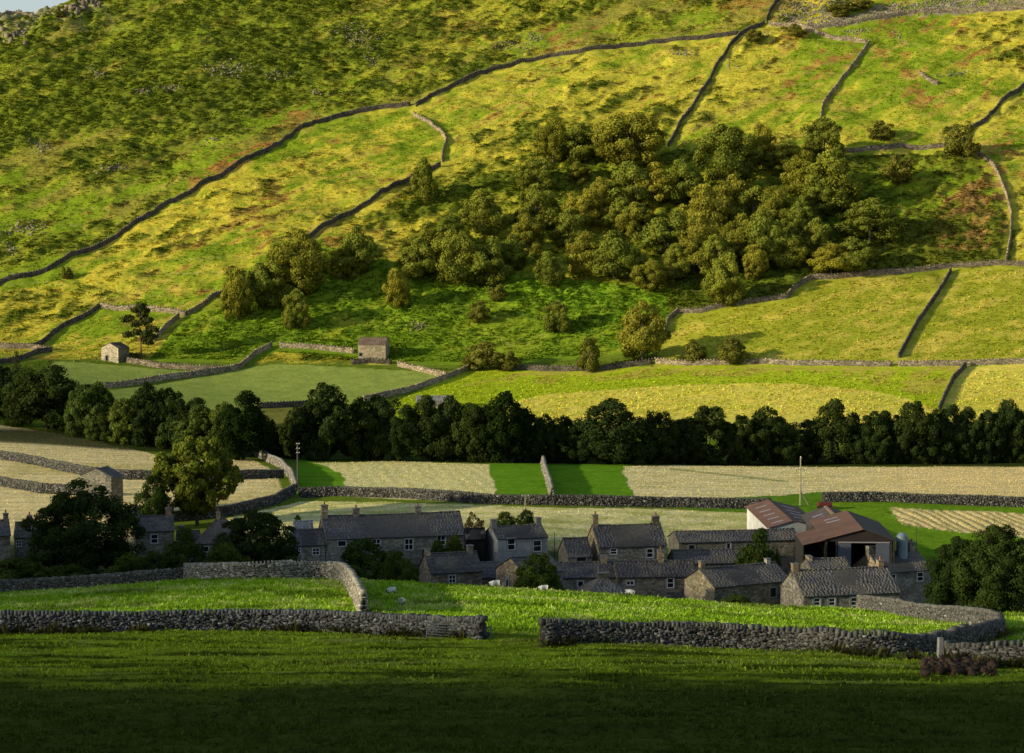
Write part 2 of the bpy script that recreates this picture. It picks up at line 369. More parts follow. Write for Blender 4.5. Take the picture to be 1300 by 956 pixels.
    c = mixc(c, (.25, .34, .022), fo); c = mixc(c, (.035, .05, .008), fo*sstep(.5, .64, st)*.85); c = mixc(c, (.22, .24, .06), fo*sstep(.42, .32, st)*.6)
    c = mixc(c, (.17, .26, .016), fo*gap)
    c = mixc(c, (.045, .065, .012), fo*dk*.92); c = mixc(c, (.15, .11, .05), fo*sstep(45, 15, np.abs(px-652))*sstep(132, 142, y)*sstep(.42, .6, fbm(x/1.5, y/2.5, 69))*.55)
    c = mixc(c, (.07, .09, .035), (sstep(250, 256, y)*sstep(330, 316, y)))
    return c, b
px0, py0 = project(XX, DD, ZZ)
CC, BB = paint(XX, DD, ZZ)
def polyline(pts, dmin=60, step=.8, dmax=1030):
    w = np.array([hit(px, py, dmin, dmax) for px, py in pts])[:, :2]
    return resample(w, step)
def resample(w, step):
    # smooth the corners slightly, then even steps along the line
    q = [w[0]]
    for a, b in zip(w[:-1], w[1:]):
        n = max(1, int(np.hypot(*(b-a))/step))
        q += [a+(b-a)*k/n for k in range(1, n+1)]
    return np.array(q)
W_HILL = [
 ('long dark intake wall climbing the fellside from the left edge up to the kinked corner', [(-30,375),(0,362),(60,345),(118,318),(165,290),(200,268),(250,240),(300,212),(345,190),(375,168),(400,157),(440,147),(480,139),(521,134)]),
 ('upper wall rising from the kinked corner across the fellside to the high pastures', [(528,136),(545,125),(580,108),(620,92),(660,80),(700,72),(740,66),(790,60),(830,55),(880,50),(925,46),(937,44)]),
 ('short sunlit S-bend wall dropping from the kinked corner of the intake wall', [(525,147),(545,157),(560,168),(567,180),(562,195),(561,206)]),
 ('dark wall running down from the S-bend past the lone tree', [(559,211),(530,222),(500,237),(470,258),(440,275),(400,297),(380,312)]),
 ('wall climbing from the upper edge of the wood to the screes at the top', [(848,186),(865,155),(885,128),(900,105),(912,80),(925,62),(945,42),(970,31)]),
 ('short wall going up out of the picture above the screes', [(973,28),(980,12),(992,-4),(1000,-14)]),
 ('pale crumbling wall between the two descending walls at the top', [(976,32),(1004,33),(1025,39),(1050,48),(1080,52),(1101,55)]),
 ('broad pale rubble wall along the foot of the top scree', [(1024,37),(1070,33),(1110,25),(1150,19),(1200,16),(1260,14),(1320,15)]),
 ('straight dark wall down the slope from the pale wall to the wood', [(1103,57),(1090,75),(1075,95),(1055,120),(1045,135),(1042,152)]),
 ('ruined stub of wall alone in the upper right pasture', [(1168,95),(1178,102),(1191,108)]),
 ('low grey wall right of the wood ending at the corner bush', [(1075,194),(1100,191),(1140,188),(1202,188)]),
 ('dark stepped wall coming down from the right edge to the corner bush', [(1325,95),(1300,110),(1285,121),(1265,140),(1255,150),(1235,163),(1222,180)]),
 ('bright sunlit wall winding down from the corner bush to the field wall', [(1238,194),(1255,205),(1268,225),(1278,250),(1284,275),(1283,300),(1277,333)]),
 ('stepped wall under the wood that bends up and runs to the right edge', [(844,425),(848,408),(860,398),(890,397),(930,388),(985,381),(1000,379),(1008,367),(1030,355),(1060,354),(1100,350),(1150,347),(1210,340),(1260,337),(1325,337)]),
 ('straight dark wall descending between the two yellow fields at the right', [(1207,345),(1190,375),(1165,410),(1141,455)]),
 ('long sunlit wall at the foot of the slope under the yellow field', [(832,461),(870,464),(960,462),(1010,464),(1060,464),(1133,465)]),
 ('sunlit wall continuing along the foot of the slope to the right edge', [(1140,465),(1220,464),(1300,462),(1330,462)]),
 ('short dark wall running down to the riverside trees at the right', [(1226,466),(1210,483),(1200,503),(1192,522)]),
 ('dark wall behind the bushes at the foot of the fellside', [(616,467),(690,471),(760,471),(828,462)]),
 ('dark wall slanting down to the riverside trees from the sunlit bush', [(462,510),(520,497),(560,484),(590,472),(604,465)]),
 ('bright white sunlit wall right of the stone barn', [(505,465),(530,471),(566,479)]),
 ('sunlit wall joining the stone barn from the left', [(355,441),(400,443),(450,449)]),
 ('low tumbled wall in front of the stone barn', [(446,463),(470,461),(497,463)]),
 ('grey wall at the far left below the dark bank wall', [(-25,441),(0,442),(40,443),(62,446)]),
 ('dark wall climbing the bank above the small left barn', [(42,443),(80,416),(126,391)]),
 ('pale sunlit wall along the top of the bank above the pine', [(127,391),(170,393),(200,395),(236,402)]),
 ('dark wall rising from the sunlit bank wall toward the birches', [(237,401),(258,389),(290,368)]),
 ('thin wall dropping behind the pine from the end of the sunlit bank wall', [(196,434),(210,417),(227,404)]),
 ('grey wall running right from the small left barn', [(161,460),(200,467),(250,470),(286,470)]),
 ('dark wall slanting up between the two pale fields at the left', [(133,493),(170,489),(200,484),(240,479),(285,472),(305,467),(325,450),(345,441)]),
 ('dark wall at the left edge above the bare tree', [(-25,468),(0,462),(30,457),(48,449),(66,447)]),
 ('sunlit wall along the skyline at the top left', [(-20,28),(0,24),(15,20),(30,19),(42,23)]),
 ('short thin wall between the left trees and the big riverside tree', [(328,519),(388,516)]),
]
W_WORLD = [polyline(p, 60, .9) for _, p in W_HILL]
MASK = np.zeros_like(ZZ)
for q in W_WORLD:
    uu = 650+FPX*q[:, 0]/q[:, 1]
    for du in (-1, 0, 1):
        i = np.clip(np.searchsorted(Dg, q[:, 1])-1, 0, len(Dg)-2); j = np.clip(np.searchsorted(Ug, uu)+du, 1, len(Ug)-2); MASK[i, j] = 1; MASK[i+1, j] = 1
_r = slice(int(np.searchsorted(Dg, 560)), int(np.searchsorted(Dg, 940)))
MASK[_r] = np.clip(gsm(gsm(MASK[_r], 2.6, 0), 2.4, 1)*9, 0, 1)
BB = BB*(1-MASK*.95)
# relief of the bracken stands and of the swaths of mown hay
ZZ = ZZ+BB*hill*(.2+1.5*sstep(.35, .75, fbm((XX+DD*.5)/4.0, (DD-XX*.5)/2.0, 21, 3)))
sw = np.clip(in_poly(px0, py0, P_H3) & (DD > 318) & (DD < 460), 0, 1)
ZZ = ZZ+sw*.16*np.sin(XX*3.4+DD*.9+fbm(XX/5, DD/12, 52, 2)*7)
# limestone scar under the skyline
skyD = sstep(858, 880, DD)*sstep(190, 60, UU)*sstep(905, 893, DD)
scar = skyD*sstep(.40, .55, fbm(XX/5, DD/9, 71, 3))
ZZ = ZZ+skyD*(fbm(XX/2.2, DD/6, 72, 3)-.35)*4.0
CC = mixc(CC, (.40, .34, .22), scar*.5)
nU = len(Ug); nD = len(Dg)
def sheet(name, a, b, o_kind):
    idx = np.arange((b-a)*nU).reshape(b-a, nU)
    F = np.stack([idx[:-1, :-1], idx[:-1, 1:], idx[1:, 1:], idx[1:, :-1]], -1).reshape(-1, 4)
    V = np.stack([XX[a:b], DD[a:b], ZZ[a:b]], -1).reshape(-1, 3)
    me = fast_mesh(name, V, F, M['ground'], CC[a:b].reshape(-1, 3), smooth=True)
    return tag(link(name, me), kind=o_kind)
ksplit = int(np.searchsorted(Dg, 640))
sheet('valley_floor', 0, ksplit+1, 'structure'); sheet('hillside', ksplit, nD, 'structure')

# ------------------------------------------------------------------ sun, sky and an added unseen ridge, shaped to shade the village and foreground
EL, AZ = R(14.0), R(25.0)                                  # low sun from the left, a little from behind the camera
tdir = np.array([math.cos(AZ), math.sin(AZ)]); ndir = np.array([-math.sin(AZ), math.cos(AZ)])
tosun = np.array([-tdir[0]*math.cos(EL), -tdir[1]*math.cos(EL), math.sin(EL)])
sd = bpy.data.lights.new('sun', 'SUN'); sd.energy = 5.0; sd.angle = R(.75); sd.color = (1, .89, .62)
so = bpy.data.objects.new('sun', sd); COL.objects.link(so)
import mathutils
so.rotation_euler = mathutils.Vector(tosun).to_track_quat('Z', 'Y').to_euler(); so.location = (-300, -120, 200)
w = bpy.data.worlds.new('World'); sc.world = w; w.use_nodes = True
nt = w.node_tree; bg = nt.nodes['Background']; sk = nt.nodes.new('ShaderNodeTexSky'); sk.sky_type = 'NISHITA'; sk.sun_disc = False
sk.sun_elevation = EL; sk.sun_rotation = math.atan2(tosun[0], tosun[1]) % (2*math.pi); sk.altitude = 300; sk.air_density = 1.0; sk.dust_density = .6; sk.ozone_density = 1.0
mxs = nt.nodes.new('ShaderNodeMix'); mxs.data_type = 'RGBA'; mxs.blend_type = 'MULTIPLY'; mxs.inputs[0].default_value = 1; mxs.inputs[7].default_value = (1.04, .94, .95, 1)
nt.links.new(sk.outputs[0], mxs.inputs[6]); nt.links.new(mxs.outputs[2], bg.inputs[0]); bg.inputs[1].default_value = .16
sc.view_settings.view_transform = 'Standard'; sc.view_settings.look = 'None'; sc.view_settings.exposure = 0; sc.view_settings.gamma = 1
L0 = 1800.0
SH = [(-160,330),(55,300),(72,190),(90,70),(144,50),(160,15),(195,30),(212,110),(228,185),(270,185),(300,160),(318,95),(334,-20),(395,-30),(440,-10),(470,40),(500,110),(530,145),(560,150),(600,150),(630,130),(660,110),(690,85),(720,45),(760,-20),(820,-160),(900,-330)]  # how far the added ridge's shade reaches, set strip by strip
ss = np.arange(-420, 1000, 6.0)
av = np.interp(ss, [q[0] for q in SH], [q[1] for q in SH]); av = gsm(av[None, :], 1.0, 1)[0]
pz = np.array([gz(*(tdir*a+ndir*s)) if (tdir*a+ndir*s)[1] > 30 else -20. for s, a in zip(ss, av)])
crestz = pz+(av+L0)*math.tan(EL)
RV = []; 
for k, s in enumerate(ss):
    for off, q in ((-520, 0), (-260, .55), (-60, .93), (0, 1), (55, .9), (230, .45), (480, 0)):
        p = -tdir*(L0-off)+ndir*s; RV.append((p[0], p[1], -30+(crestz[k]+30)*q))
idx = np.arange(len(ss)*7).reshape(len(ss), 7)
RF = np.stack([idx[:-1, :-1], idx[1:, :-1], idx[1:, 1:], idx[:-1, 1:]], -1).reshape(-1, 4)
RV = np.array(RV); rc = np.tile((.12, .16, .03), (len(RV), 1))
tag(link('hill', fast_mesh('hill', RV, RF, M['ground'], rc, True)), kind='structure')  # added out-of-view light blocker, crest shaped for the shade it casts

# ------------------------------------------------------------------ ground cover: bracken, rough grass, scree
def frond_mesh(name, P, size, col, nq, up, mat, elong=1.6):
    """nq leaf-like quads round every point P, each arching out of the ground"""
    n = len(P); A = rng.uniform(0, 2*np.pi, (n, nq)); el = rng.uniform(.15, up, (n, nq))
    ox = np.cos(A); oy = np.sin(A); S = size[:, None]*rng.uniform(.6, 1.2, (n, nq))
    d = np.stack([ox*np.cos(el), oy*np.cos(el), np.sin(el)], -1); side = np.stack([-oy, ox, rng.uniform(-.3, .3, (n, nq))], -1)
    base = P[:, None, :]+np.stack([ox, oy, np.zeros_like(ox)], -1)*(S*.12)[..., None]
    wv = (S/elong)[..., None]*side*.5; lv = d*S[..., None]; dn = np.zeros_like(lv); dn[..., 2] = -S*.22
    V = np.stack([base-wv*.5, base+wv*.5, base+lv*.55+wv, base+lv*.55-wv, base+lv*1.05+dn+wv*.3, base+lv*1.05+dn-wv*.3], 2).reshape(-1, 3)
    k = np.arange(n*nq)[:, None]*6
    F = np.concatenate([k+np.array([0, 1, 2, 3]), k+np.array([3, 2, 4, 5])], 0)
    C = np.repeat(np.repeat(col[:, None, :], nq, 1)*rng.uniform(.7, 1.3, (n, nq, 1)), 6, 1).reshape(-1, 3)
    return fast_mesh(name, V, F, mat, C)
def scatter(n, dlo, dhi, ulo=-60, uhi=1360):
    D = np.sqrt(rng.uniform(dlo**2, dhi**2, n)); u = rng.uniform(ulo, uhi, n); x = (u-650)/FPX*D
    return x, D
def maskat(x, y):
    i = np.clip(np.searchsorted(Dg, y), 0, len(Dg)-1); j = np.clip(np.searchsorted(Ug, 650+FPX*x/y), 0, len(Ug)-1); return MASK[i, j]
x, y = scatter(190000, 640, 900); z = ground(x, y); c, b = paint(x, y, z); b = b*(1-maskat(x, y))
keep = (rng.random(len(x)) < np.clip(b*1.0, 0, 1)) & (z < crest(650+FPX*x/y)-1.5)
P = np.stack([x, y, z-.1], -1)[keep]; cc = c[keep]*(.75+.6*fbm(P[:, 0]/4, P[:, 1]/3, 81)[:, None]); big = .38+.8*fbm(P[:, 0]/6, P[:, 1]/4, 82)
tag(link('bracken', frond_mesh('bracken', P, big*rng.uniform(.7, 1.25, len(P)), cc, 5, 1.1, M['tuft'])), 'rough green bracken covering the fellside', 'bracken', kind='stuff')
x, y = scatter(190000, 560, 900); z = ground(x, y); c, b = paint(x, y, z)
keep = (rng.random(len(x)) < (1-b)*.9) & (z < crest(650+FPX*x/y)-1.5) & ((fbm(x/6, y/4, 84)+.5*rng.random(len(x))) > .56) & (maskat(x, y) < .6) & ~in_poly(*project(x, y, z), P_PALE1) & ~in_poly(*project(x, y, z), P_PALE2)
P = np.stack([x, y, z-.05], -1)[keep]
tag(link('rough_grass', frond_mesh('rough_grass', P, rng.uniform(.3, .75, len(P)), np.minimum(c[keep]*rng.uniform(.7, 1.35, (keep.sum(), 1)), .8), 4, 1.35, M['tuft'], 2.2)), 'tussocks of yellow grass on the fellside pastures', 'grass', kind='stuff')
# tussocks and blades of the near fields
def near_grass(n, dlo, dhi, hgt, name, label, nq=4, power=1.0):
    x, y = scatter(n, dlo, dhi, -30, 1330); z = ground(x, y); c, b = paint(x, y, z)
    P = np.stack([x, y, z-.03], -1); k = fbm(x/2.2, y/1.4, 91, 3)
    sz = hgt*(.4+1.2*k)*rng.uniform(.7, 1.3, n)
    cc = c*rng.uniform(.7, 1.5, (n, 1))
    return tag(link(name, frond_mesh(name, P, sz, cc, nq, 1.45, M['grass'], 4.5)), label, 'grass', kind='stuff')
near_grass(85000, 150, 250, .34, 'meadow_grass', 'bright green pasture grass with pale seed heads behind the front walls')
near_grass(80000, 78, 150, .2, 'pasture_grass', 'dark rough grass of the shaded foreground pasture')
# mown stubble of the hay fields
x, y = scatter(150000, 320, 520, -40, 1345); z = ground(x, y); q = project(x, y, z)
keep = np.zeros(len(x), bool)
for P_ in (P_HAYL, P_HAYM, P_H1, P_H2, P_H3): keep |= in_poly(q[0], q[1], P_)
x, y, z = x[keep], y[keep], z[keep]; c, b = paint(x, y, z)
tag(link('stubble', frond_mesh('stubble', np.stack([x, y, z-.03], -1), rng.uniform(.10, .24, len(x)), c*rng.uniform(.75, 1.25, (len(x), 1)), 3, 1.5, M['grass'], 1.6)), 'pale mown stubble of the valley hay fields', 'stubble', kind='stuff')
# scree and tumbled stones
_PH = np.array([(0,0,0),(1,0,0),(1,1,0),(0,1,0),(0,0,1),(1,0,1),(1,1,1),(0,1,1)], float)-.5
_BF = np.array([(3,2,1,0),(4,5,6,7),(0,1,5,4),(1,2,6,5),(2,3,7,6),(3,0,4,7)])
def stone_boxes(Cn, S, yaw, col, jit=.16, tilt=0.):
    n = len(Cn); v = _PH[None]*(1+0*Cn[:, None, :1]); v = v*S[:, None, :]*(1+rng.uniform(-jit, jit, (n, 8, 3)))
    v = v+rng.uniform(-jit, jit, (n, 8, 3))*S[:, None, :]*.35
    if tilt:
        t = rng.uniform(-tilt, tilt, n)[:, None]; v = np.stack([v[..., 0], v[..., 1]*np.cos(t)-v[..., 2]*np.sin(t), v[..., 1]*np.sin(t)+v[..., 2]*np.cos(t)], -1)
    ca, sa = np.cos(yaw)[:, None], np.sin(yaw)[:, None]
    v = np.stack([v[..., 0]*ca-v[..., 1]*sa, v[..., 0]*sa+v[..., 1]*ca, v[..., 2]], -1)+Cn[:, None, :]
    F = (np.arange(n)[:, None, None]*8+_BF[None]).reshape(-1, 4)
    return v.reshape(-1, 3), F, np.repeat(col, 8, 0)
SCREE = [(290,90,26,9,150),(452,46,26,14,200),(30,291,26,7,120),(52,186,14,9,60),(146,214,18,4,60),(180,117,12,4,40),(216,113,14,4,50),(352,96,18,5,50),(400,118,8,4,30),(1022,8,34,9,260),(1060,26,40,6,240),(1200,6,95,8,600),(1140,14,40,6,200),(640,56,14,6,60),(680,49,8,5,40),(474,78,10,8,40),(125,93,10,8,40),(960,45,25,3,60),(1085,42,20,4,60),(1215,95,24,3,40),(865,68,16,4,40),(930,84,10,5,20),(530,415,14,5,50),(1005,22,20,8,90),(270,178,10,3,30),(660,62,26,10,30),(12,316,10,8,40),(1140,48,6,8,25)]
Ps = []; 
for (px, py, sx, sy, n) in SCREE:
    for k in range(n):
        a, b_ = rng.normal(0, .55, 2); Ps.append(hit(px+a*sx+b_*sy*.8, py+b_*sy-a*sx*.12))
Ps = np.array(Ps); S = rng.uniform(.25, .75, (len(Ps), 1))*rng.uniform(.6, 1.2, (len(Ps), 3))*np.array([1, 1, .55])
cs = np.array([.33, .28, .22])*rng.uniform(.55, 1.3, (len(Ps), 1))
V, F, C = stone_boxes(Ps+np.array([0, 0, .12]), S, rng.uniform(0, 6.3, len(Ps)), cs, .2, .6)
tag(link('scree', fast_mesh('scree', V, F, M['drystone'], C)), 'grey patches of scree and tumbled stones on the fellside', 'scree', kind='stuff')
# the pale scar below the skyline: upright limestone blocks
Ps = []
for k in range(110):
    px = rng.uniform(78, 130) if k > 32 else rng.uniform(-20, 34); sk_y = np.interp(px, [-60, 0, 30, 45, 62, 85, 130], [56, 47, 42, 36, 24, 11, -4])
    Ps.append(hit(px, sk_y+rng.normal(2, 4.0), 760))
Ps = np.array(Ps); S = np.stack([rng.uniform(.7, 1.8, len(Ps)), rng.uniform(.8, 1.8, len(Ps)), rng.uniform(1.2, 3.6, len(Ps))], -1)
V, F, C = stone_boxes(Ps-S*np.array([0, 0, .22]), S, rng.uniform(-.5, .5, len(Ps)), np.array([.30, .25, .16])*rng.uniform(.4, 1.15, (len(Ps), 1)), .25, .2)
tag(link('crag', fast_mesh('crag', V, F, M['drystone'], C)), kind='structure')
# ------------------------------------------------------------------ dry stone walls
def line_frame(w):
    t = np.gradient(w, axis=0); t /= np.linalg.norm(t, axis=1)[:, None]+1e-9
    return t, np.stack([-t[:, 1], t[:, 0]], -1)
def wall_obj(name, label, me_parts, origin, group=None):
    """several triangulable pieces (V, F, C) merged into one wall mesh"""
    off = 0; Vs, Fs, Cs = [], [], []
    for V, F, C in me_parts: Vs.append(V); Fs.append(F+off); Cs.append(C); off += len(V)
    V = np.concatenate(Vs)-origin
    return V, np.concatenate(Fs), np.concatenate(Cs)
def core(w, h, tb, tt, col, jit=.1, sink=.35):
    n = len(w); t, nn = line_frame(w); z = ground(w[:, 0], w[:, 1]); x = w[:, 0]; y = w[:, 1]
    hj = h*(1+jit*1.4*(fbm(x/1.1, y/1.1, 201, 2)-.5)+jit*2.2*(fbm(x/9, y/9, 202, 2)-.5))
    bj = (fbm(x/1.3, y/1.3, 203, 2)-.5)[:, None]*.12*nn
    P = []
    for side, half, zz in ((-1, tb, -sink), (-1, (tb+tt)/2, h*.5), (-1, tt, None), (1, tt, None), (1, (tb+tt)/2, h*.5), (1, tb, -sink)):
        q = w+nn*(side*half)+bj*(1 if zz is None or zz > 0 else .3)
        gzv = ground(q[:, 0], q[:, 1]) if zz is not None and zz < 0 else z
        P.append(np.column_stack([q, (gzv+zz if zz is not None else z+hj)]))
    V = np.stack(P, 1).reshape(-1, 3); k = np.arange(n-1)[:, None]*6
    F = np.concatenate([k+np.array([a, a+6, a+7, a+1])[None] for a in range(5)])
    e = (n-1)*6
    F = np.concatenate([F, [[0, 1, 4, 5], [1, 2, 3, 4], [e+5, e+4, e+1, e], [e+4, e+3, e+2, e+1]]])
    c = np.array(col)*(.75+.5*fbm(x/5, y/5, 204))[:, None]
    return V, F, np.repeat(c, 6, 0)
def cope(w, h, length, thick, height, across, col, yawj=.15):
    """upright cap stones along the top"""
    w = resample(w, thick*1.15); t, nn = line_frame(w); n = len(w); z = ground(w[:, 0], w[:, 1])
    hj = h*(1+.22*(fbm(w[:, 0]/9, w[:, 1]/9, 202, 2)-.5))
    C = np.column_stack([w, z+hj+height*.25])
    S = np.column_stack([rng.uniform(.7, 1.3, n)*thick, rng.uniform(.8, 1.15, n)*across, rng.uniform(.7, 1.35, n)*height])
    yaw = np.arctan2(t[:, 1], t[:, 0])+rng.uniform(-yawj, yawj, n)
    return stone_boxes(C, S, yaw, np.array(col)*rng.uniform(.6, 1.35, (n, 1)), .14)
def stones(w, h, tb, tt, sl, sh, col):
    """courses of single stones on both faces"""
    out = []; t0_, _ = line_frame(w); nc = max(3, int(h/sh))
    L = np.concatenate([[0], np.cumsum(np.hypot(*np.diff(w, axis=0).T))])
    for side in (-1, 1):
        for k in range(nc):
            s = np.cumsum(rng.uniform(.6, 1.5, int(L[-1]/sl*1.05)+2)*sl); s = s[s < L[-1]]
            x = np.interp(s, L, w[:, 0]); y = np.interp(s, L, w[:, 1])
            tx = np.interp(s, L, t0_[:, 0]); ty = np.interp(s, L, t0_[:, 1])
            f = (k+.5)/nc; half = tb+(tt-tb)*f-.13+rng.normal(0, .035, len(s))
            qx = x-ty*side*half; qy = y+tx*side*half; n = len(s)
            hl = h*(1+.22*(fbm(x/9, y/9, 202, 2)-.5))
            C = np.column_stack([qx, qy, ground(x, y)+hl*f+rng.uniform(-1, 1, n)*sh*.55])
            S = np.column_stack([rng.lognormal(-.05, .38, n)*sl, rng.uniform(.22, .44, n), rng.lognormal(0, .33, n)*sh])
            cc = np.array(col)*rng.lognormal(-.08, .42, (n, 1))*(.7+.6*fbm(x/3+k, y/3, 206))[:, None]*(1+rng.uniform(-.06, .06, (n, 3)))
            out.append(stone_boxes(C, S, np.arctan2(ty, tx)+rng.uniform(-.12, .12, n), cc, .13))
    return out
def make_wall(label, pts, h=1.7, near=False, dmin=60, col=None, tb=.5, tt=.26, group=None, world=None):
    w = world if world is not None else polyline(pts, dmin, .5 if near else .9, 246 if near is True else 1030)
    if near is True:                                        # ease the corners, keep both ends
        q = gsm(w, 7, 0); t = np.linspace(0, 1, len(w))[:, None]; e = 12.0/len(w)
        w = q+(w[0]-q[0])*np.exp(-t/e)+(w[-1]-q[-1])*np.exp(-(1-t)/e)
    org = np.array([w[0, 0], w[0, 1], gz(*w[0])])
    if near:
        col = col or (.30, .285, .245)
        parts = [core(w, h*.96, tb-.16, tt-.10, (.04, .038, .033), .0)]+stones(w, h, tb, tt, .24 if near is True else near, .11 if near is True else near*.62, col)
        parts.append(cope(w, h, 0, .20 if near is True else near*.6, .34, tt*2.1, tuple(c*1.12 for c in col), .2))
        mat = M['drystone']
    else:
        parts = [core(w, h*.9, tb*.8, tt*.85, col or (1, .96, .9), .2)]
        V, F, C = cope(w, h*.9, 0, .45, .36, tt*1.8, tuple(max(q, .8) for q in (col or (1, .95, .88)))); parts.append((V, F, C)); mat = M['drystone_far']  # cap stones painted lighter than a dark body, as sun-caught tops
    V, F, C = wall_obj('x', label, parts, org)
    o = link('dry_stone_wall', fast_mesh('dry_stone_wall', V, F, mat, C), None, org)
    return tag(o, label, 'wall', group or 'dry stone walls')
for (lb, pts), ww in zip(W_HILL, W_WORLD): make_wall(lb, pts, world=ww, h= 1.5 if 'straight' in lb or 'short' in lb else 1.6, col=(1.75, 1.6, 1.35) if any(q in lb for q in ('sunlit', 'pale ', 'white')) else (1.25, 1.15, 1.0) if any(q in lb for q in ('stepped wall under', 'low grey', 'grey wall', 'ruined')) else (.62, .6, .56))  # sun-facing walls painted paler, climbing ones darker, as lit and shaded stone
W_VAL = [
 ('dark wall crossing the left hay fields behind the field barn', [(-25,577),(0,583),(54,592),(117,605),(163,609),(220,609),(300,609),(360,607)]),
 ('lower dark wall in the left hay field ending at the field barn', [(-25,611),(0,617),(52,626),(85,628),(128,631)]),
 ('curving pale wall beside the left telegraph pole', [(326,578),(340,586),(358,594),(370,607),(376,624)]),
 ('dark wall curving left behind the cottages from the left telegraph pole', [(373,627),(350,640),(320,648),(290,655),(250,660),(212,663)]),
 ('long dark wall across the valley fields behind the village', [(379,632),(430,630),(500,632),(560,636),(620,640),(700,641),(780,643),(860,644),(978,646)]),
 ('dark wall below the golden field at the right edge', [(1044,637),(1120,637),(1200,640),(1325,644)]),
 ('short pale wall between the two green strips in the valley field', [(689,587),(691,597),(696,612),(701,630)]),
]
for lb, pts in W_VAL: make_wall(lb, pts, 1.5, .32, 300, (.24, .22, .18) if 'pale' in lb else (.105, .10, .085))
W_NEAR = [
 ('low dark wall along the back of the left pasture under the garden trees', [(-30,754),(0,751),(60,747),(120,743),(170,736),(200,730),(232,727)], 1.3, (.15, .145, .12)),
 ('pale wall at the back of the left pasture turning to run down towards the viewer', [(236,733),(282,736),(340,736),(400,734),(428,734),(437,738),(445,748),(453,762),(461,779)], 1.75, (.33, .30, .235)),
 ('long front wall on the left ending with the leaning rails', [(-30,804),(0,804),(60,804),(150,803),(300,801),(430,803),(480,805),(560,810),(614,814)], 1.3, (.108, .11, .105)),
 ('long front wall on the right that curls round the corner of the pasture', [(687,818),(800,818),(866,820),(1001,823),(1068,828),(1120,834),(1160,836),(1190,833),(1225,824),(1255,815),(1271,808),(1268,801),(1245,797),(1223,793),(1186,789),(1152,784),(1120,777),(1090,769)], 1.35, (.118, .114, .098)),
 ('short front wall at the right edge with a pale end post', [(1196,841),(1240,844),(1330,847)], 1.1, (.105, .102, .09)),
]
for lb, pts, h, c in W_NEAR: make_wall(lb, pts, h, True, 60, c, .42, .24)
# tall end stone of the small right wall
p = hit(1193.5, 841); mb = MB(); mb.box((0, 0, .72), (.32, .4, 1.55), .2, (.27, .26, .235), .85)
tag(mb.build('stone_gatepost', M['drystone'], None, p), 'pale upright stone post at the end of the short right wall', 'gatepost')
# rails leaning on the end of the left front wall
a = hit(551, 810, 60, 200); b = hit(613, 814, 60, 200); L = np.hypot(*(b-a)[:2]); rz = .45*math.atan2(b[1]-a[1], b[0]-a[0])
g = empty('field_gate', ((a+b)/2+np.array([0, -.6, -.02])), rz); tag(g, 'dark slatted metal gate leaning against the end of the left front wall', 'gate')
for k in range(6):
    mb = MB(); z = .12+k*.17; mb.box((0, .34*z, z), (L, .03, .055), 0, (.075, .09, .105)); mb.build('rail', M['metal'], g)
for x in (-L/2+.03, 0, L/2-.03):
    mb = MB(); mb.tube([(x, -.03, 0), (x, .34*1.12-.03, 1.12)], [.03, .03], 6, (.15, .17, .19)); mb.build('upright', M['metal'], g)
# heap of brown stones and dead fern at the bottom right
P = []
for k in range(170):
    px = rng.uniform(1172, 1262); P.append(hit(px, rng.uniform(845, 862)-4*math.cos((px-1218)/60)))
P = np.array(P); S = rng.uniform(.2, .5, (len(P), 3)); cs = np.array([.075, .05, .032])*rng.uniform(.4, 1.3, (len(P), 1))
V, F, C = stone_boxes(P+np.array([0, 0, .12])+rng.uniform(-.12, .06, (len(P), 1))*np.array([0, 0, 1]), S, rng.uniform(0, 6, len(P)), cs, .3, .7)
tag(link('rubble', fast_mesh('rubble', V, F, M['drystone'], C)), 'heap of brown rubble on the grass below the short right wall', 'rubble', kind='stuff')
# tall weeds along the wall feet
Pw = []
for pts, n in ((W_NEAR[2][1], 420), (W_NEAR[3][1][:12], 520), (W_NEAR[4][1], 120)):
    w_ = polyline(pts, 60, .5); k = rng.integers(0, len(w_), n); q = w_[k]+np.column_stack([rng.normal(0, .2, n), -rng.uniform(.45, 1.0, n)]); Pw.append(q[fbm(q[:, 0]/3, q[:, 1]/3, 95, 2) > .45])
Pw = np.concatenate(Pw); Pw = np.column_stack([Pw, ground(Pw[:, 0], Pw[:, 1])])
tag(link('weeds', frond_mesh('weeds', Pw, rng.uniform(.4, 1.0, len(Pw)), np.array([.09, .085, .03])*rng.uniform(.6, 1.4, (len(Pw), 1)), 8, 1.5, M['grass'], 6)), 'tall dark weeds along the feet of the front walls', 'weeds', kind='stuff')
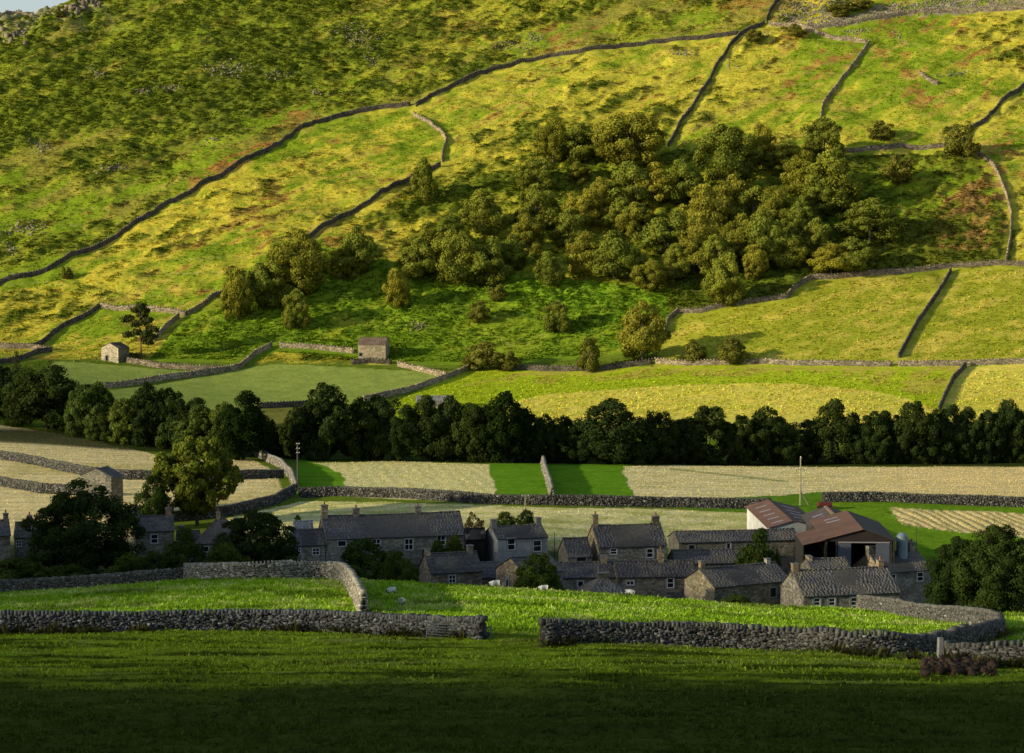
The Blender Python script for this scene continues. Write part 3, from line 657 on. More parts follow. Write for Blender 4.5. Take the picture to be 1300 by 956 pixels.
# ------------------------------------------------------------------ trees: leaf clumps on a branched trunk
def crown_mesh(name, seed, nclump, nleaf, leaf, mat, prof, col, rad=.5, clump=.17, h=1.0, open_=0., flat=.8, dark=.55):
    """crown of unit height; prof(t) gives the radius share at height t; rad is the half width"""
    r = np.random.default_rng(seed); C = []; 
    while len(C) < nclump:
        t = r.uniform(0, 1); pr = prof(t)
        if r.random() > pr**1.2+.05: continue
        a = r.uniform(0, 2*np.pi); q = np.sqrt(r.uniform(.12, 1))*pr*rad*r.uniform(.82, 1.12)
        C.append((q*np.cos(a), q*np.sin(a), t*h))
    C = np.array(C); n = len(C); cr = clump*r.uniform(.65, 1.3, n)
    ctr = np.array([0, 0, .45*h])
    cn = r.normal(size=(n, nleaf, 3)); cn += ((C-ctr)/np.linalg.norm(C-ctr, axis=1)[:, None])[:, None, :]*.75; cn[..., 2] += .35
    cn /= np.linalg.norm(cn, axis=2)[..., None]
    rr = cr[:, None]*r.uniform(.55, 1.08, (n, nleaf))
    P = C[:, None, :]+cn*rr[..., None]*np.array([1, 1, flat])
    nv = cn+r.normal(size=cn.shape)*.38; nv /= np.linalg.norm(nv, axis=2)[..., None]
    u = np.cross(nv, r.normal(size=nv.shape)); u /= np.linalg.norm(u, axis=2)[..., None]; v = np.cross(nv, u)
    s = (leaf*r.uniform(.6, 1.3, (n, nleaf)))[..., None]
    V = np.stack([P-u*s*.5, P+v*s*.36, P+u*s*.5, P-v*s*.36], 2).reshape(-1, 3)
    F = np.arange(n*nleaf*4).reshape(-1, 4)
    tone = r.uniform(.75, 1.25, (n, 1))*(dark+(1-dark)*np.clip((P[..., 2]-C[:, None, 2])/cr[:, None]*.5+.5, 0, 1))*r.uniform(.8, 1.2, (n, nleaf))  # leaves low in each clump painted darker, standing in for self-shade
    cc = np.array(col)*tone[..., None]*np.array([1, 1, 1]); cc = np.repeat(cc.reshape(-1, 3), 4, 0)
    return fast_mesh(name, V, F, mat, cc), C
def trunk_mesh(name, seed, C, height, base, rad, col, limbs=6, lean=.04):
    r = random.Random(seed); mb = MB()
    p = [(0, 0, -.06*height), (0, 0, 0)]; x = y = 0
    for k in range(1, 5):
        x += r.uniform(-lean, lean)*height*.3; y += r.uniform(-lean, lean)*height*.3; p.append((x, y, height*.8*k/4))
    mb.tube(p, [rad*1.35, rad*1.15, rad*.9, rad*.7, rad*.45, rad*.15], 7, col)
    for k in range(limbs):
        c = C[r.randrange(len(C))]; z0 = r.uniform(max(base*.8, .12*height), height*.55); f = z0/(height*.8)
        s = (p[1][0]+x*f*.8, y*f*.8, z0); e = (c[0]*.85, c[1]*.85, max(c[2], z0+.05*height))
        m = tuple((s[i]+e[i])/2+(.06*height if i == 2 else 0) for i in range(3))
        mb.tube([s, m, e], [rad*.5, rad*.33, rad*.1], 5, col)
    me_o = mb.build(name, M['bark']); me = me_o.data; bpy.data.objects.remove(me_o); return me
P_ROUND = lambda t: max(0., math.sin(math.pi*min(1, (t*.92+.08)**.8)))**.6
P_EGG = lambda t: max(0., math.sin(math.pi*min(1, (t+.05)/1.07)**.75))**.75
P_COLUMN = lambda t: max(0., min(1, 1.25*math.sin(math.pi*min(1, t*.9+.08)**.7)))
P_DOME = lambda t: max(.0, 1-t**2.6)**.5*(.75+.25*min(1, t*4))
P_SPREAD = lambda t: max(0., math.sin(math.pi*min(1, .06+t*.94)**1.05))**.8
P_CONE = lambda t: max(.04, (1-t)**.8)*(.6+.4*min(1, t*5))
def tree_proto(kind, seed, mat, col, prof, nclump, nleaf, leaf, base, halfw, bark=(.10, .085, .065), clump=.16, rad=.022, limbs=6, flat=.85, dark=.5):
    """unit-high tree: (crown mesh, trunk mesh)"""
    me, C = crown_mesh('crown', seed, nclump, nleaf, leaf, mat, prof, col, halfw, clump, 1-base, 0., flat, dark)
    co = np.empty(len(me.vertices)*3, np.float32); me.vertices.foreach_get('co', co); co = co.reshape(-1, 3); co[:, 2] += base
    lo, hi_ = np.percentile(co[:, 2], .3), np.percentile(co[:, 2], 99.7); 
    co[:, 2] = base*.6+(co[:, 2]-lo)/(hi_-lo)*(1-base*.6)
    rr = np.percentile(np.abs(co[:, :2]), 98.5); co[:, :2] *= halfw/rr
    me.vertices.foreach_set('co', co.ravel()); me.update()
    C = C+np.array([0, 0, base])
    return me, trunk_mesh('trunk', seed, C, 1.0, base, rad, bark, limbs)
def plant(kind, cat_, label, proto, base_pt, h, w, rz=None, group=None, lean=0):
    o = empty(kind, base_pt, rng.uniform(0, 6.28) if rz is None else rz); tag(o, label, cat_, group)
    o.scale = (w, w, h); o.rotation_euler[0] = lean
    link('crown', proto[0], o); link('trunk', proto[1], o); return o
OLIVE = (.35, .335, .042); OLIVE2 = (.27, .305, .042); RIV = (.040, .060, .016); VIL = (.065, .10, .02)  # RIV holds the riverside belt's shade in its dark leaf colour
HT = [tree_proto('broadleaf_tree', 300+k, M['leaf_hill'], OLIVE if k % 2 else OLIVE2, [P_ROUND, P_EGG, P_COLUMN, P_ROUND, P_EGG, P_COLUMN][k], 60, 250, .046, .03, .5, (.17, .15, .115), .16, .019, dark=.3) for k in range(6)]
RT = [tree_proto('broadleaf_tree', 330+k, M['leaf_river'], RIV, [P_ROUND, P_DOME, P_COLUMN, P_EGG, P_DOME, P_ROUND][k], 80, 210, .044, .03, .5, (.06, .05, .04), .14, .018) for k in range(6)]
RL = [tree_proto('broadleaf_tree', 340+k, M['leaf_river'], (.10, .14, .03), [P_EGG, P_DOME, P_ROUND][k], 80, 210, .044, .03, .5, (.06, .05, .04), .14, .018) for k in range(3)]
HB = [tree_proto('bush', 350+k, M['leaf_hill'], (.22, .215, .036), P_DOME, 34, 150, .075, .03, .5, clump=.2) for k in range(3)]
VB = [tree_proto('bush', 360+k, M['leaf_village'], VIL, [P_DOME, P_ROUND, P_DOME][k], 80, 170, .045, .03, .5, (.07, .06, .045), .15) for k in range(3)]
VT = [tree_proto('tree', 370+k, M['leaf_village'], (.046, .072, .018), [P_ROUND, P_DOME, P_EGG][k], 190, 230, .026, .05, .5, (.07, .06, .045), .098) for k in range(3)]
FPXm = lambda y: FPX/(y*cp+40*sp)
def at_px(px, base, D=None):
    if D is None: return hit(px, base)
    k = ray(px, base)[0]; return np.array([k*D, D, gz(k*D, D)])
def ptree(kind, cat_, label, proto, px, top, base, wpx, D=None, group=None, sink=.15, rz=None):
    p = at_px(px, base, D); s = FPX/p[1]
    h = (ray(px, top)[1]*p[1]-p[2])+sink
    p[2] -= sink
    return plant(kind, cat_, label, proto, p, max(h, .8), wpx/s, rz, group)
# --- the wood and the scattered trees of the fellside: (x, top, foot, width, label)
IN_UP = 'rounded olive tree crowded into the upper right half of the fellside wood'
IN_LO = 'rounded olive tree crowded into the lower middle of the fellside wood'
IN_LE = 'sunlit tree crowded into the left half of the fellside wood'
HILLT = [
 (538,203,258,30,'lone slender tree on the slope just below the S-bend wall'),
 (702,155,207,42,'tree at the left of the row at the top edge of the wood'),
 (732,160,208,52,'broad darker tree in the middle of the row at the top edge of the wood'),
 (799,145,213,82,'broadest domed tree standing at the top edge of the wood'),
 (682,205,243,52,'spreading low tree at the upper left corner of the wood'),
 (735,207,234,30,'small round tree alone in the green gap below the top row'),
 (613,243,300,52,IN_LE),(681,236,290,56,IN_LE),(670,273,322,44,IN_LE),(570,278,320,42,IN_LE),(542,288,338,46,IN_LE),
 (532,308,356,50,'low spreading tree at the left tip of the wood'),
 (504,344,390,30,'slim weeping tree standing just below the left tip of the wood'),
 (580,295,361,62,'large sunlit tree on the lower left edge of the wood'),
 (618,303,364,52,'tall tree next to the large one on the lower left edge of the wood'),
 (741,246,292,52,IN_LE),(722,270,315,48,IN_LE),(741,298,353,48,IN_LE),
 (697,325,364,34,'small bright tree by a dark gap on the lower edge of the wood'),
 (763,230,268,38,IN_LO),(803,210,264,60,IN_UP),(787,254,294,38,IN_LO),(806,260,304,42,IN_LO),
 (782,298,356,66,'bulky tree on the lower edge of the wood above the bright bracken'),
 (825,336,370,42,'dark low tree at the foot of the wood beside the bulky one'),
 (920,163,232,76,'large domed tree at the top of the wood right of the climbing wall'),
 (967,163,212,38,'slim tree just right of the large domed tree at the top of the wood'),
 (997,180,224,52,IN_UP),(1046,152,204,52,'tree at the foot of the straight dark wall, top right corner of the wood'),
 (1019,195,250,50,'browner tinted tree in the upper right of the wood'),
 (1054,193,268,66,'large bright tree on the right edge of the wood'),
 (832,208,264,56,IN_UP),(868,208,260,54,IN_UP),(901,238,298,62,IN_UP),(810,261,298,40,IN_LO),(849,270,325,66,IN_LO),(893,273,330,52,IN_LO),
 (956,240,298,52,IN_UP),(986,240,298,52,IN_UP),(1019,260,310,48,IN_UP),(940,276,332,48,IN_LO),(970,270,336,56,IN_LO),
 (860,311,353,38,IN_LO),(830,333,365,46,'spreading tree on the lower edge of the wood in deep shade'),
 (920,323,388,44,'sunlit tree jutting out at the lowest point of the wood'),
 (958,314,355,32,'small pale tree in the shadow at the lower right of the wood'),
 (1000,298,340,52,'dark tree in the hollow at the lower right of the wood'),(880,298,348,52,IN_LO),
 (1104,254,308,74,'wide sunlit tree of the clump right of the wood'),
 (1036,278,330,38,'left tree of the clump right of the wood'),
 (1055,314,350,52,'low tree in front of the clump above the stepped wall'),
 (1086,303,345,54,'shaded tree at the back of the clump above the stepped wall'),
 (380,298,378,72,'tallest tree of the birches above the middle of the long pale field'),
 (340,326,392,52,'middle tree of the birches with pale stems'),
 (302,345,407,40,'leftmost drooping tree of the birches'),
 (377,371,417,34,'egg shaped small tree below the birches'),
 (455,291,347,52,'tree standing apart between the birches and the wood'),
 (437,318,354,40,'lower tree tucked beside the one between the birches and the wood'),
 (708,383,422,34,'golden small tree in the bracken below the wood'),
 (815,387,460,58,'bright green leafy tree by the foot wall right of the bracken'),
 (1040,225,275,44,IN_UP),(930,225,275,48,IN_UP),(650,300,345,40,IN_LE),
 (910,300,352,46,IN_LO),
]
for k, (px, top, base, wd, lb) in enumerate(HILLT):
    shared = lb in (IN_UP, IN_LO, IN_LE)
    o = ptree('broadleaf_tree' if 'birch' not in lb else 'birch_tree', 'tree', lb, HT[(k*5+3*(k//7)) % 6], px, top-3+rng.uniform(-2, 2), base, wd*1.06, group=({IN_UP: 'trees crowded in the upper right of the wood', IN_LO: 'trees crowded in the lower middle of the wood', IN_LE: 'trees crowded in the left of the wood'}[lb] if shared else 'trees of the fellside'))
HILLB = [
 (1119,153,179,32,'round bush on the bright grass below the straight dark wall'),
 (1142,198,233,40,'leafy bush alone right of the wood below the low grey wall'),
 (1222,158,202,44,'dark bush at the corner where three walls meet'),
 (1010,30,48,26,'pale bush beside the crumbling wall at the top'),
 (957,37,53,22,'small bush beside the climbing wall at the top'),
 (84,339,354,17,'tiny thorn bush below the intake wall on the left'),
 (608,381,410,26,'dark thorn bush in the bracken below the left of the wood'),
 (631,362,382,24,'straw coloured dead bush above the bracken'),
 (747,429,472,30,'upright bush at the foot wall below the bracken'),
 (613,434,470,52,'wide sunlit bush where the slanting wall meets the foot wall'),
 (645,446,471,26,'smaller bush beside the wide sunlit bush on the foot wall'),
 (881,431,460,30,'left of two bushes at the foot of the yellow field'),
 (930,430,462,42,'right of two bushes at the foot of the yellow field'),
 (76,12,22,14,'dark bush on the pale crag near the skyline'),
 (1070,2,16,40,'wide dark bush among the top screes'),
 (1095,-4,12,30,'dark bush next to the widest one among the top screes'),
 (1066,12,22,22,'low bush in front of the widest one among the top screes'),
 (168,448,456,22,'low scrub at the foot of the pine behind the small left barn'),
]
for k, (px, top, base, wd, lb) in enumerate(HILLB): ptree('bush', 'bush', lb, HB[k % 3], px, top, base, wd, group='bushes of the fellside')
# --- scots pine beside the small left barn
def pine():
    r = np.random.default_rng(5); Cs = [(.05,0,.97),(-.12,.05,.88),(.16,-.05,.86),(-.3,0,.74),(-.42,.1,.70),(.24,0,.70),(.05,.1,.78),(-.12,0,.62),(.3,.1,.55),(.42,0,.52),(.2,-.1,.46),(.36,0,.40),(.12,.1,.36),(-.36,.05,.43),(.25,.0,.30),(-.1,0,.48),(0,-.1,.9),(.1,.05,.66)]
    V = []; cc = []
    for c in Cs:
        n = 150; d = r.normal(size=(n, 3)); d /= np.linalg.norm(d, axis=1)[:, None]
        P = np.array(c)+d*r.uniform(.4, 1.05, (n, 1))*np.array([.17, .15, .055])
        u = r.normal(size=(n, 3)); u /= np.linalg.norm(u, axis=1)[:, None]; v = np.cross(u, d); s = r.uniform(.03, .06, (n, 1))
        V.append(np.stack([P-u*s, P+v*s*.6, P+u*s, P-v*s*.6], 1).reshape(-1, 3)); cc.append(np.repeat(np.array([.045, .058, .02])*r.uniform(.6, 1.3, (n, 1)), 4, 0))
    V = np.concatenate(V); me = fast_mesh('crown', V, np.arange(len(V)).reshape(-1, 4), M['leaf_river'], np.concatenate(cc))
    mb = MB(); mb.tube([(.05, 0, -.05), (.04, 0, .0), (.02, 0, .3), (-.02, 0, .6), (.03, 0, .95)], [.03, .026, .022, .017, .006], 7, (.20, .11, .06))
    for c in Cs[1:]:
        z0 = max(.28, c[2]-.08); mb.tube([(.01, 0, z0), (c[0]*.6, c[1]*.6, c[2]-.03), (c[0], c[1], c[2])], [.011, .008, .003], 5, (.18, .10, .055))
    t = mb.build('trunk', M['bark']); tm = t.data; bpy.data.objects.remove(t); return me, tm
pp = pine(); ptree('pine_tree', 'tree', 'dark flat-layered pine beside the small left barn', pp, 178, 385, 455, 44, rz=0.)
# --- the riverside belt
RIVT = [
 (4,468,533,44,'dark riverside tree cut by the left edge'),(28,478,542,52,'dark riverside tree behind the left hay field near the left edge'),
 (60,470,547,80,'broad dark riverside tree third from the left edge'),(104,494,556,42,'smaller riverside tree between two broad ones above the left hay field'),
 (120,486,556,54,'riverside tree with paler green crown above the field barn'),(121,514,560,34,'small yellowish green riverside bush-like tree above the field barn'),
 (138,522,562,32,'lower green riverside tree right of the yellowish one'),(160,499,564,48,'dark conical riverside tree right of the field barn'),
 (186,491,568,54,'tall dark riverside tree left of the big lit ash'),(216,494,570,50,'dark riverside tree directly behind the big lit ash'),
 (245,503,575,54,'dark riverside tree above the crown of the big lit ash'),(255,516,578,62,'low dark riverside tree just right of the lit ash top'),
 (310,497,585,66,'pointed riverside tree standing clear left of the gap'),(282,518,580,40,'low riverside tree between the lit ash and the pointed tree'),
 (352,540,580,38,'low dark riverside tree in the gap left of the tallest one'),
 (376,520,584,44,'riverside tree directly behind the left telegraph pole'),(411,492,586,80,'tallest riverside tree right of the left telegraph pole'),
 (457,501,586,58,'riverside tree right next to the tallest one'),(486,503,586,48,'riverside tree below the end of the slanting wall'),
 (514,508,587,52,'riverside tree left of the half hidden barn roof'),(546,504,587,58,'riverside tree in front of the half hidden barn roof'),
 (573,508,587,52,'riverside tree at the right end of the half hidden barn roof'),(604,517,588,48,'lower riverside tree right of the half hidden barn roof'),
 (641,504,589,68,'broad riverside tree left of the short field wall'),(676,524,589,48,'riverside tree directly behind the short field wall'),
 (694,525,589,38,'small riverside tree just right of the short field wall'),(712,526,589,44,'riverside tree above the right green strip'),
 (737,529,590,48,'low riverside tree left of the big sunlit-sided one'),(780,503,591,84,'biggest domed riverside tree with sunlit left side'),
 (836,518,590,44,'narrow riverside tree right of the gap showing grass'),(863,531,590,42,'low riverside tree second right of the grass gap'),
 (898,518,590,72,'broad riverside tree above the start of the right hay field'),(940,532,591,46,'low riverside tree between two broad ones'),
 (972,521,591,62,'broad riverside tree left of the right telegraph pole'),(997,529,591,44,'riverside tree just left of the right telegraph pole'),
 (1024,529,590,46,'riverside tree just right of the right telegraph pole'),(1064,512,590,66,'tall domed riverside tree above the red trailer'),
 (1093,533,590,42,'low riverside tree right of the tall domed one'),(1115,520,590,48,'riverside tree above the farm silo'),
 (1139,521,590,42,'riverside tree right of the one above the silo'),(1160,510,590,56,'high riverside tree below the foot of the short dark wall'),
 (1186,519,590,44,'riverside tree directly below the short dark wall'),(1209,515,589,44,'riverside tree right of the short dark wall'),
 (1230,516,589,42,'riverside tree with gappy stems near the right edge'),(1252,521,589,42,'lower riverside tree near the right edge'),
 (1279,511,588,48,'taller riverside tree next to the right edge'),(1300,518,588,44,'riverside tree cut by the right edge'),
]
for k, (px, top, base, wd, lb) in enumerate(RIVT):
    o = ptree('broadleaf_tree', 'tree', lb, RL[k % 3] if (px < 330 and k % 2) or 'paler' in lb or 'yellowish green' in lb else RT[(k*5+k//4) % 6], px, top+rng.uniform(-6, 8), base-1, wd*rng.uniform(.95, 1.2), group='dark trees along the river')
# bare spindly tree at the left
r = random.Random(3); mb = MB(); mb.tube([(0, 0, -.5), (0, 0, 4), (.2, 0, 8), (.1, 0, 15.5)], [.2, .17, .12, .03], 6, (.07, .06, .045))
for k in range(70):
    z = r.uniform(5, 15); a = r.uniform(0, 6.28); L = r.uniform(1.0, 3.4)*(1-(z-4)/14)
    mb.tube([(0, 0, z), (L*.6*math.cos(a), L*.6*math.sin(a), z+.35*L), (L*math.cos(a), L*math.sin(a), z+.9*L)], [.07, .05, .02], 4, (.07, .06, .045))
pb = hit(22, 530); o = empty('bare_tree', pb); tag(o, 'spindly almost bare tree rising above the dark trees at the left', 'tree'); mb.build('trunk', M['bark'], o)
v_ = []; cc = []
for k in range(500):
    z = r.uniform(6, 16.5); a = r.uniform(0, 6.28); q = r.uniform(.2, 2.9)*(1-(z-5)/14); p = np.array([q*math.cos(a), q*math.sin(a), z]); s = .2
    v_ += [p+np.array([-s, 0, 0]), p+np.array([0, s, s*.5]), p+np.array([s, 0, 0]), p+np.array([0, -s, -s*.5])]; cc += [(.05, .06, .02)]*4
link('crown', fast_mesh('crown', np.array(v_), np.arange(2000).reshape(-1, 4), M['leaf_river'], np.array(cc)), o)
# --- trees and bushes of the village (D given: their feet are hidden)
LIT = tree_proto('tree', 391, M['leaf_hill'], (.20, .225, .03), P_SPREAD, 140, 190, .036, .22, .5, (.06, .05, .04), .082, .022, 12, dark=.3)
ptree('broadleaf_tree', 'tree', 'big open ash with yellow lit top among the left hay fields', LIT, 250, 557, 646, 104, 338)
VILT = [
 ('broadleaf_tree','tree','huge dark tree in front of the field barn at the left',VT[0],108,612,750,140,283),
 ('broadleaf_tree','tree','dark round tree left of the long slate cottage row, behind the pale wall',VT[1],325,650,748,112,268),
 ('broadleaf_tree','tree','dark tree filling the right edge beyond the curled wall',VT[2],1268,668,800,118,238),
 ('broadleaf_tree','tree','rounder left part of the trees right of the village, beside the end house',VT[1],1216,684,790,84,244),
 ('bush','bush','feathery bush growing left of the big open ash',VB[1],196,604,656,46,334),
 ('bush','bush','bushy garden tree in front of the left hipped house',VB[1],234,672,752,56,264),
 ('bush','bush','low garden bush under the huge dark tree',VB[0],166,703,752,64,262),
 ('bush','bush','dark hedge bush at the left edge behind the low wall',VB[0],22,710,760,90,262),
 ('bush','bush','dark hedge bush between the left edge and the huge tree trunk',VB[2],86,718,762,70,258),
 ('bush','bush','lighter bush at the near side of the dark round tree',VB[2],288,690,748,64,258),
 ('bush','bush','broad dark bush hiding the left part of the long cottage row',VB[0],462,686,752,86,268),
 ('bush','bush','rounded dark bush right of the corner of the pale wall',VB[1],505,700,755,52,258),
 ('bush','bush','low bush at the head of the pasture below the broad dark bush',VB[2],452,718,752,34,250),
 ('bush','bush','small bush under the right window of the long cottage row',VB[0],556,686,722,34,292),
 ('bush','bush','leafy bush at the right end of the long cottage row',VB[2],578,680,718,32,291),
 ('bush','bush','leafy shrub in front of the sunlit gable with two windows',VB[1],682,704,762,62,250),
 ('bush','bush','left dark bush behind the pale rendered house',VB[2],641,650,680,30,325),
 ('bush','bush','right bush behind the pale rendered house, by the yellow pole',VB[0],668,648,680,32,324),
 ('bush','bush','mass of ivy-like shrub in front of the long dark barn',VB[1],962,672,730,58,280),
 ('bush','bush','small round bush on the field behind the left cottage',VB[0],378,654,668,9,340),
 ('bush','bush','low scrub along the foot of the front barn wall',VB[2],936,755,772,48,251),
 ('bush','bush','dark shrub beside the left stone house door',VB[2],196,700,748,40,266),
]
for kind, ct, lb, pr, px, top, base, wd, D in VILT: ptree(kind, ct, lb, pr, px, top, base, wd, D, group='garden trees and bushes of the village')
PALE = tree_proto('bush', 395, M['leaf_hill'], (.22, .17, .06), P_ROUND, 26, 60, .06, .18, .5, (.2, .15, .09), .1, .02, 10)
ptree('bush', 'bush', 'thin tan-leaved bush between the long row and the pale rendered house', PALE, 600, 650, 694, 30, 318)
# ------------------------------------------------------------------ stone houses under slate
def slates(A, B, Cc, E, n, wmean, col, rr, spread=.35):
    """individual slates on the plane ridge A-B, eave E-Cc; returns V, F, C"""
    A, B, Cc, E = (np.array(q, float) for q in (A, B, Cc, E))
    nrm = np.cross(Cc-E, A-E+(B-A)*.5); nrm /= np.linalg.norm(nrm)
    if nrm[2] < 0: nrm = -nrm
    V = []; K = []
    for r in range(n):
        t = (r+.5)/n; l = E+(A-E)*t; q = Cc+(B-Cc)*t; L = np.linalg.norm(q-l)
        if L < .15: continue
        xd = (q-l)/L; sd_ = np.cross(nrm, xd); sd_ = sd_ if sd_[2] > 0 else -sd_
        ex = np.linalg.norm((A+B)/2-(E+Cc)/2)/n
        s = 0.; row = rr.uniform(.85, 1.15)
        while s < L:
            wd = min(wmean*rr.uniform(.6, 1.45), L-s); c = l+xd*(s+wd/2)+nrm*rr.uniform(.0, .009); hw = xd*(wd*.5-.006); s += wd
            up, dn = sd_*ex*.62, -sd_*ex*.55
            tp = nrm*.012; bt = nrm*.026
            b = [c-hw+dn, c+hw+dn, c+hw+up, c-hw+up]
            V += [b[0], b[1], b[2]-tp, b[3]-tp, b[0]+bt, b[1]+bt, b[2]+tp*.2, b[3]+tp*.2]
            k = row*rr.lognormal(0, spread*.45); warm = rr.uniform(-.05, .06); K.append((k*(1+warm), k, k*(1-warm)))
    V = np.array(V); m = len(V)//8
    F = (np.arange(m)[:, None, None]*8+_BF[None]).reshape(-1, 4)
    return V, F, np.repeat(np.array(K)*np.array(col), 8, 0)
SLATE = (.125, .12, .115)
def merge(parts):
    off = 0; a, b, c = [], [], []
    for V, F, C in parts: a.append(V); b.append(F+off); c.append(C); off += len(V)
    return np.concatenate(a), np.concatenate(b), np.concatenate(c)
def quadpart(pts, col): return np.array(pts, float), np.array([[0, 1, 2, 3]]), np.tile(col, (4, 1))
def boxpart(c, d, col, rz=0):
    m = MB(); m.box(c, d, rz, col); return np.array(m.v), np.array(m.f), np.array(m.c)
class Front:
    def __init__(s, px0, px1, D, th, eave):
        s.t = th; s.c, s.s = math.cos(th), math.sin(th); k = ray((px0+px1)/2, eave)[0]; s.Cx, s.Cy = k*D, D
        a, b = s.sx(px0, eave), s.sx(px1, eave); m = (a+b)/2; s.Cx += m*s.c; s.Cy += m*s.s; s.L = b-a
    def sx(s, px, py): k = ray(px, py)[0]; return (k*s.Cy-s.Cx)/(s.c-k*s.s)
    def z(s, px, py): return ray(px, py)[1]*(s.Cy+s.sx(px, py)*s.s)
def window(parent, x, y, z, wd, hg, style='cross', frame=(.72, .72, .68), surround=(.27, .25, .21), face=-1, rot=0):
    """frame bars in front of a dark pane inside stone dressings, on the wall plane y"""
    def P(a, b): return (x+(a if not rot else 0), y+b if not rot else y+a, 0)
    fr = MB(); t = min(.09, wd*.13)
    def bar(cx, cz, w_, h_, off, th_):
        if not rot: fr.box((x+cx, y-off, z+cz), (w_, th_, h_), 0, frame)
        else: fr.box((x-off, y+cx, z+cz), (th_, w_, h_), 0, frame)
    for cx in (-wd/2+t/2, wd/2-t/2): bar(cx, 0, t, hg, .03, .05)
    for cz in (-hg/2+t/2, hg/2-t/2): bar(0, cz, wd-2*t, t, .03, .05)
    if style in ('cross', 'sash'): bar(0, .0, wd-2*t, t*.8, .027, .04)
    if style in ('cross', 'mullion'): bar(0, 0, t*.8, hg-2*t, .026, .036)
    f = fr.build('window', M['paint'], parent)
    pn = MB()
    if not rot: pn.box((x, y-.008, z), (wd-.02, .012, hg-.02))
    else: pn.box((x-.008, y, z), (.012, wd-.02, hg-.02))
    pn.build('pane', M['pane'], f)
    sr = MB(); e = .17
    for (cx, cz, w_, h_) in ((0, hg/2+e/2, wd+2*e, e), (0, -hg/2-.06, wd+2*e, .12), (-wd/2-e/2, 0, e, hg), (wd/2+e/2, 0, e, hg)):
        if not rot: sr.box((x+cx, y-.035, z+cz), (w_, .07, h_), 0, surround)
        else: sr.box((x-.035, y+cx, z+cz), (.07, w_, h_), 0, surround)
    sr.build('surround', M['drystone'], f)
